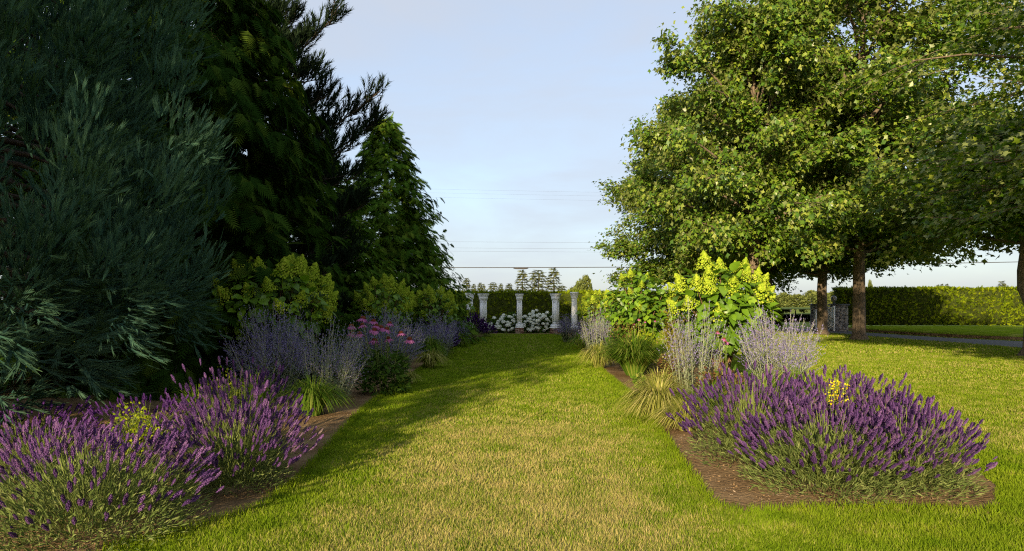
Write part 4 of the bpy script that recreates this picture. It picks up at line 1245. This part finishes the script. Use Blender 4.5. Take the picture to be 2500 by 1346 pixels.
def hydrangea(label, x, y, rx, z0, z1, npan, nleaf, ninner, seed, psize=.27, lsize=.17, group='panicle hydrangeas', foot=None):
    global rng
    rng = np.random.default_rng(seed)
    t = thing('hydrangea', label, 'hydrangea', (x, y, 0), group)
    zc, rz_ = (z0 + z1) / 2, (z1 - z0) / 2
    wood = MB()
    tips = []
    for k in range(npan):
        while True:
            d = norm(rng.normal(size=3) + A(0, -.15, .55))
            if d[2] > -.35 and all(np.dot(d, e) < .955 for e in tips[-60:]) or rng.random() < .06: break
        tips.append(d)
        end = d * A(rx, rx, rz_) * rng.uniform(.86, 1.0) + A(0, 0, zc)
        b0 = A(rng.normal(0, .06), rng.normal(0, .06), 0)
        mid = A(end[0] * .35, end[1] * .35, z0 * .6 + end[2] * .32)
        v, q = tube_np([b0, mid * .6 + A(0, 0, 0), mid, end * .65 + mid * .35, end], [.016, .014, .011, .008, .005], 5); wood.add(v, Q=q)
        up = norm(d * .55 + A(0, 0, .70) + rng.normal(0, .14, 3)); Fm = frames(up[None], rand_unit(1))[0]
        s = psize * rng.uniform(.75, 1.2)
        X, Y, Z = Fm[:, 0], Fm[:, 1], Fm[:, 2]
        m4 = Matrix(((X[0], Z[0], Y[0], end[0]), (X[1], Z[1], Y[1], end[1]), (X[2], Z[2], Y[2], end[2]), (0, 0, 0, 1))) @ Matrix.Diagonal((s * rng.uniform(.85, 1.15), s * rng.uniform(.85, 1.15), s, 1))
        obj('flower_panicle', PAN[k % 5], t, mat=m4)
    obj('stems', wood.mesh('hydrangea_stems', M['twig'], True), t)
    def leaves(n, k0, k1, face):
        d = norm(rand_unit(n) + A(0, -face, -.05))
        P = d * A(rx, rx, rz_) * rng.uniform(k0, k1, n)[:, None] + A(0, 0, zc)
        dd = d * A(1, 1, .4) + rng.normal(0, .45, (n, 3)) + A(0, 0, -.35)
        hint = A(0, 0, .9) + d * 1.0 + rng.normal(0, .3, (n, 3))
        return P, frames(dd, hint), lsize * rng.uniform(.65, 1.2, n)
    P, Fm, S = leaves(nleaf, .80, 1.0, .75)
    for i in range(nleaf):
        m4 = Matrix.Translation(P[i]) @ Matrix(Fm[i].tolist()).to_4x4() @ Matrix.Scale(S[i], 4)
        obj('leaf', HL[i % 4], t, mat=m4)
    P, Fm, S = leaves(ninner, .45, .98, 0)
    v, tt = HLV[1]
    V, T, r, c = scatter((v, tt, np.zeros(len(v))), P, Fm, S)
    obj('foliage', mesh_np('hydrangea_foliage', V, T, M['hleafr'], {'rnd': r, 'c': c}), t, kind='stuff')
    return t
hydrangea('tall hydrangea covered in bright lime panicles in full sun', 4.02, 13.1, .94, .62, 2.36, 32, 300, 620, 301, .30, .22)
hydrangea('rounder leafy hydrangea with few pale panicles in sun', 3.38, 18.2, .88, .60, 2.45, 18, 300, 620, 302, .19, .18)
hydrangea('sunlit hydrangea farthest along the sunny bed near the columns', 3.45, 26.5, .85, .4, 2.05, 26, 120, 300, 303, .24, .18)
hydrangea('wide hydrangea with upright lime panicles against the dark cedar', -4.52, 12.9, 1.06, .75, 2.40, 36, 290, 520, 304, .30, .21)
hydrangea('second lime hydrangea of the shaded border behind the blue sage', -3.62, 19.2, .82, .8, 2.22, 26, 130, 300, 305, .30, .18)
hydrangea('third hydrangea of the shaded border, rounded with short panicles', -2.75, 24.2, .82, .7, 2.08, 34, 130, 300, 306, .24, .17)
hydrangea('last hydrangea of the shaded border beside the hidden column', -2.3, 30.2, .6, .6, 1.95, 18, 80, 240, 307, .24, .18)

# white snowball hydrangeas between the columns
def snowball_mesh(seed):
    r0 = np.random.default_rng(seed); b = MB()
    n = 110
    for i in range(n):
        z = 1 - 1.55 * (i + .5) / n; rr = math.sqrt(max(0, 1 - z * z)); a = i * 2.39996
        d = A(rr * math.cos(a), rr * math.sin(a), z * .78); p = d * r0.uniform(.85, 1.05)
        nn = norm(d + r0.normal(0, .3, 3)); x = norm(np.cross(nn, A(.3, .2, 1))); y = np.cross(nn, x); s = r0.uniform(.16, .24)
        V = [p + nn * .05] + [p + (x * math.cos(k) + y * math.sin(k)) * s for k in (0, 1.57, 3.14, 4.71)]
        b.add(V, T=[(0, 1, 2), (0, 2, 3), (0, 3, 4), (0, 4, 1)], r=np.clip(r0.normal(.6, .25), 0, 1))
    return b.mesh('snowball_head', M['white_flower'])
SNOW = [snowball_mesh(s) for s in range(4)]
def snowball(label, x, y, rx, h, n, seed):
    global rng
    rng = np.random.default_rng(seed)
    t = thing('snowball_hydrangea', label, 'hydrangea', (x, y, 0), 'white snowball hydrangeas')
    for k in range(int(n * .78)):
        d = norm(rng.normal(size=3) + A(0, -.9, .25)); d[2] = abs(d[2])
        p = A(d[0] * rx, d[1] * rx * .8, .14 + d[2] * h * .88) * rng.uniform(.92, 1.04)
        obj('flower_head', SNOW[k % 4], t, p, (rng.normal(0, .3), rng.normal(0, .3), rng.uniform(0, 6)), rng.uniform(.075, .12))
    m = 520
    d = rand_unit(m); d[:, 2] = np.abs(d[:, 2])
    P = d * A(rx, rx * .8, h) * rng.uniform(.5, .95, m)[:, None] + A(0, 0, .05)
    V, T, r, c = scatter(T_OVATE, P, frames(d + rng.normal(0, .5, (m, 3)) + A(0, 0, -.3), A(0, 0, 1) + d * .7), rng.uniform(.09, .16, m))
    obj('foliage', mesh_np('snowball_foliage', V, T, M['greenleaf'], {'rnd': r, 'c': c}), t, kind='stuff')
    b = MB()
    for k in range(8):
        a = k * .8; v, q = tube_np([(0, 0, 0), (math.cos(a) * rx * .5, math.sin(a) * rx * .4, h * .7)], [.01, .006], 4); b.add(v, Q=q)
    obj('stems', b.mesh('snowball_stems', M['twig']), t)
for i, (x, y, rx, h, n, lab) in enumerate(((-1.0, 37.6, .60, .85, 26, 'snowball hydrangea next to the cornerwise column'), (-.28, 37.3, .58, .95, 34, 'snowball hydrangea just before the middle column on the shady side'), (-.05, 38.1, .6, 1.18, 26, 'taller snowball hydrangea behind, on the shady side of the middle column'),
                                         (.95, 37.4, .6, 1.05, 40, 'snowball hydrangea just past the middle column'), (1.55, 37.4, .6, 1.05, 40, 'snowball hydrangea before the column nearest the sunny side'), (1.25, 38.2, .7, 1.22, 34, 'tallest white snowball hydrangea behind the other two'),
                                         (2.0, 38.0, .5, 1.15, 22, 'snowball hydrangea behind the column nearest the sunny side'))):
    snowball(lab, x, y, rx, h, n, 400 + i)

# ------------------------------------------------------------------ sedges and other border plants
def blades(label, x, y, rad, h, n, seed, mat, name='sedge', wid=.0045, group='grass-like clumps', arch=1.0, cat='grass clump', upright=.35):
    arch *= 1.5
    global rng
    rng = np.random.default_rng(seed)
    a = rng.uniform(0, 2 * np.pi, n); q = np.sqrt(rng.random(n))
    hd = np.c_[np.cos(a), np.sin(a), 0 * a]
    L = rng.uniform(.65, 1.1, n)
    top = h * L * (1 - .45 * q)
    reach = rad * L * (upright * .4 + q * (1 - upright * .4))
    segs = np.array([0, .3, .6, .82, 1.0])
    base = hd * (rad * .18 * q)[:, None]
    pts = []
    for s in segs:
        zz = top * (np.sin(s * (1.55 + .85 * arch * q)) / np.sin(np.minimum(1.5708, 1.55 + .85 * arch * q)))
        pts.append(base + hd * (reach * (s ** 1.35))[:, None] + np.c_[0 * a, 0 * a, np.maximum(zz, .01)])
    wv = np.c_[-np.sin(a + rng.normal(0, .6, n)), np.cos(a), 0 * a] * wid
    ws = [1, 1, .85, .6, .12]
    V = np.stack([p + sg * wv * k for p, k in zip(pts, ws) for sg in (-1, 1)], axis=1).reshape(-1, 3)
    Q = []
    for k in range(4): Q.append(np.array([[2 * k, 2 * k + 1, 2 * k + 3, 2 * k + 2]]) + (np.arange(n) * 10)[:, None])
    me = mesh_np(name, V, np.concatenate(Q), M[mat], {'rnd': np.repeat(rng.random(n), 10), 'c': np.tile(np.repeat(segs, 2), n)})
    o = obj(name, me, None, (x, y, 0), label=label, category=cat, group=group)
    return o
blades('golden arching sedge at the lawn edge of the sunny bed', 2.02, 9.35, .62, .58, 1900, 501, 'sedge')
blades('second golden sedge, half under the purple lavender', 2.2, 8.6, .50, .42, 900, 502, 'sedge')
blades('upright golden sedge behind the first two in the sunny bed', 2.2, 10.2, .5, .70, 800, 503, 'sedge', arch=.6)
blades('green strap-leaved clump between golden sedge and purple lavender', 2.62, 9.0, .52, .66, 420, 504, 'sedge_green', wid=.006, arch=.5)
blades('green strap-leaved clump at the foot of the violet sage', 3.55, 9.6, .7, .72, 420, 505, 'sedge_green', wid=.006, arch=.4)
blades('green strap-leaved clump under the violet sage by the lawn', 4.45, 10.6, .6, .68, 320, 516, 'sedge_green', wid=.006, arch=.4)
blades('golden sedge further along at the lawn edge', 2.16, 16.9, .58, .68, 900, 506, 'sedge', wid=.007)
blades('big fresh green clump in the middle of the sunny bed', 2.72, 15.2, .95, 1.0, 1700, 507, 'sedge_green', wid=.010, arch=.5)
blades('green sedge in shade at the lawn edge past the tall lavender', -2.85, 9.75, .60, .60, 800, 508, 'sedge_green', wid=.005)
blades('tall green blades behind the tall lavender', -3.5, 9.2, .5, .72, 260, 509, 'sedge_green', wid=.007, arch=.4)
blades('low straw-tipped sedge at the foot of the coneflowers', -2.08, 13.6, .34, .30, 260, 510, 'sedge', wid=.006)
blades('straw-coloured sedge at the shaded lawn edge past the coneflowers', -2.05, 17.0, .5, .52, 420, 511, 'sedge', wid=.008)
blades('dark green clump at the shaded lawn edge before the deep purple mound', -2.25, 18.9, .52, .78, 420, 512, 'sedge_green', wid=.009)
blades('green and yellow clump between the two deep purple mounds', -1.95, 25.0, .42, .6, 260, 513, 'sedge_green', wid=.012)
blades('dark green clump at the far sunny-bed corner', 2.45, 24.0, .5, .62, 300, 514, 'sedge_green', wid=.012)
blades('thin green blades beside the dark lavender under the sequoia', -3.9, 8.5, .4, .75, 160, 515, 'sedge_green', wid=.005, arch=.4)

def shrub(label, x, y, rx, h, n, size, seed, mat, name='low_shrub', tmpl=T_KITE, cat='shrub', group='small border shrubs', z0=0.0):
    global rng
    rng = np.random.default_rng(seed)
    t = thing(name, label, cat, (x, y, 0), group)
    lob = rand_unit(7) * A(rx * .45, rx * .45, h * .2) + A(0, 0, h * .5)
    k = rng.integers(0, 7, n); d = norm(rand_unit(n) + A(0, 0, .2))
    P = lob[k] + d * A(rx * .6, rx * .6, h * .42) * rng.uniform(.5, 1, n)[:, None]; P[:, 2] = np.maximum(P[:, 2], .03 + z0)
    V, T, r, c = scatter(tmpl, P, frames(d + rng.normal(0, .5, (n, 3)), d + A(0, 0, .6) + rng.normal(0, .4, (n, 3))), size * rng.uniform(.6, 1.3, n))
    obj('foliage', mesh_np(name + '_foliage', V, T, M[mat], {'rnd': r, 'c': c}), t, kind='stuff')
    b = MB()
    for q_ in range(6):
        v, q = tube_np([(0, 0, 0), lob[q_]], [.012, .005], 4); b.add(v, Q=q)
    obj('stems', b.mesh(name + '_stems', M['twig']), t)
    return t
shrub('chartreuse spirea mound behind the fresh green clump', 3.2, 16.5, .42, .92, 900, .05, 601, 'spirea')
shrub('chartreuse spirea peeping above the lavender in the bottom corner', -3.55, 6.35, .30, .66, 700, .03, 602, 'spirea')
shrub('chartreuse spirea behind the tall lavender near the shaded sage', -3.75, 8.9, .42, .72, 700, .035, 603, 'spirea')
shrub('russet leafy plant at the foot of the silvery sage', 3.3, 10.6, .45, .62, 700, .05, 604, 'redleaf')
shrub('russet seedheads behind the chartreuse spirea', 3.0, 17.4, .6, 1.12, 900, .05, 605, 'redleaf')
shrub('russet and green leafy plant beside the fresh green clump', 3.2, 13.8, .30, .62, 600, .05, 606, 'redleaf')
shrub('small bright green leafy weed at the soil edge', 2.42, 13.0, .16, .26, 260, .06, 607, 'sedge_green', tmpl=T_OVATE)
shrub('dark leafy plant under the second hydrangea on the sunny side', 3.3, 19.4, .8, .95, 900, .08, 608, 'greenleaf')
shrub('dark leafy filler at the far end of the sunny bed', 3.0, 24.5, .7, .9, 900, .09, 609, 'greenleaf')
shrub('green leafy filler under the wide hydrangea', -4.6, 13.2, 1.0, .95, 1200, .10, 610, 'greenleaf')
shrub('green leafy filler behind the blue sage', -3.9, 17.5, 1.0, .95, 1000, .10, 611, 'greenleaf')
shrub('dark leafy filler under the third hydrangea', -3.1, 23.0, .9, .9, 900, .10, 612, 'greenleaf')
shrub('dark leafy filler before the cedar at the far end', -2.9, 28.5, .9, 1.0, 900, .10, 613, 'greenleaf')
shrub('olive golden cypress between the two sunny hydrangeas', 4.35, 17.3, .50, 1.75, 1700, .14, 614, 'goldcedar', tmpl=T_FROND_S)
shrub('white-flowered plant at the end of the far sedge', 2.55, 17.6, .28, .78, 260, .04, 615, 'greenleaf')
shrub('bronze filler along the far sunny bed', 3.7, 22.0, .9, 1.0, 1000, .08, 616, 'redleaf')

# coneflowers
def coneflower_mesh(seed):
    r0 = np.random.default_rng(seed)
    b = MB(); n = 14
    for i in range(n):
        a = 2 * math.pi * i / n + r0.normal(0, .06); c, s = math.cos(a), math.sin(a); L = r0.uniform(.85, 1.1); w = .085
        dr = r0.uniform(.3, .6)
        pts = [(.14, 0.02), (.32, -.02 - dr * .15), (.48 * L, -.04 - dr * .42), (.56 * L, -dr * .72)]
        V = []
        for k, (rr, z) in enumerate(pts):
            ww = (.05, w, w * .9, .02)[k]
            V += [(c * rr - s * ww, s * rr + c * ww, z), (c * rr + s * ww, s * rr - c * ww, z)]
        b.add(V, Q=[(0, 1, 3, 2), (2, 3, 5, 4), (4, 5, 7, 6)], r=r0.random())
    pet = b.mesh('coneflower_petals', M['petal'])
    b = MB(); rows = 6
    for k in range(rows):
        th = k / rows * 1.5; rr = .22 * math.cos(th); zz = .20 * math.sin(th) + .02; m = max(5, int(16 * math.cos(th)))
        for i in range(m):
            a = 2 * math.pi * (i + .5 * (k % 2)) / m; p = A(rr * math.cos(a), rr * math.sin(a), zz); d = norm(A(p[0], p[1], zz * .9)) * .075
            x = norm(np.cross(d, A(.1, .2, 1))) * .035; y = norm(np.cross(d, x)) * .035
            b.add([p + x, p + y, p - x, p - y, p + d], T=[(0, 1, 4), (1, 2, 4), (2, 3, 4), (3, 0, 4)])
    v, q = lathe([(.2, -.02), (.215, .03), (.17, .14), (.08, .2), (.01, .22)], 12); b.add(v, Q=q)
    return pet, b.mesh('coneflower_cone', M['cone'])
CF = [coneflower_mesh(s) for s in range(3)]
def coneflowers(label, x, y, spots, leaves, seed, rx=.42, lh=.85, sz=.165):
    global rng
    rng = np.random.default_rng(seed)
    t = thing('coneflower', label, 'coneflower', (x, y, 0), 'coneflower plants')
    b = MB()
    for i, (fx, fy, fz) in enumerate(spots):
        v, q = tube_np([(fx * .3, fy * .3, 0), (fx * .7, fy * .7, fz * .55), (fx, fy, fz)], [.007, .006, .005], 5); b.add(v, Q=q, r=rng.random())
        h = obj('flower_head', CF[i % 3][0], t, (fx, fy, fz), (rng.normal(0, .2), rng.normal(0, .2), rng.uniform(0, 6)), sz * rng.uniform(.85, 1.15))
        obj('seed_cone', CF[i % 3][1], h)
    obj('stems', b.mesh('coneflower_stems', M['lavstem'], True), t)
    n = leaves
    if n:
        a = rng.uniform(0, 6.28, n); q = np.sqrt(rng.random(n)); hd = np.c_[np.cos(a), np.sin(a), 0 * a]
        P = hd * (rx * q)[:, None] + np.c_[0 * a, 0 * a, .04 + rng.random(n) * lh * (1 - .3 * q)]
        V, T, r, c = scatter(T_OVATE, P, frames(hd + rng.normal(0, .5, (n, 3)) + A(0, 0, .1), A(0, 0, 1) + hd * .5 + rng.normal(0, .3, (n, 3))), np.c_[np.full(n, .6), np.ones(n), np.ones(n)] * rng.uniform(.09, .17, n)[:, None])
        obj('foliage', mesh_np('coneflower_foliage', V, T, M['greenleaf'], {'rnd': r, 'c': c}), t, kind='stuff')
def cspots(pxs, cx, cy, dy=.0):
    out = []
    for i, (px, py) in enumerate(pxs):
        Y = cy + (-.25, .1, -.1, .2, 0)[i % 5] + dy
        out.append(((px - CXP) / FPX * Y - cx, Y - cy, zy(py, Y)))
    return out
cx, cy = -2.30, 12.2
coneflowers('pink coneflowers with drooping petals in the shaded border', cx, cy,
            cspots([(886, 778), (885, 794), (919, 796), (952, 790), (944, 804), (914, 806), (948, 827), (914, 832), (860, 815), (858, 797), (979, 814), (1000, 829), (878, 815), (912, 784), (930, 800)], cx, cy), 640, 701, .44, .82)
cx, cy = 3.6, 11.2
coneflowers('few pink coneflowers among the silvery sage', cx, cy, cspots([(1768, 828), (1772, 836), (1752, 812)], cx, cy), 160, 702, .3, .6, .1)
cx, cy = 2.95, 16.2
coneflowers('small red coneflowers behind the fresh green clump', cx, cy, cspots([(1604, 836), (1548, 792), (1575, 786), (1600, 784), (1560, 780)], cx, cy, .8), 200, 703, .3, .7, .07)
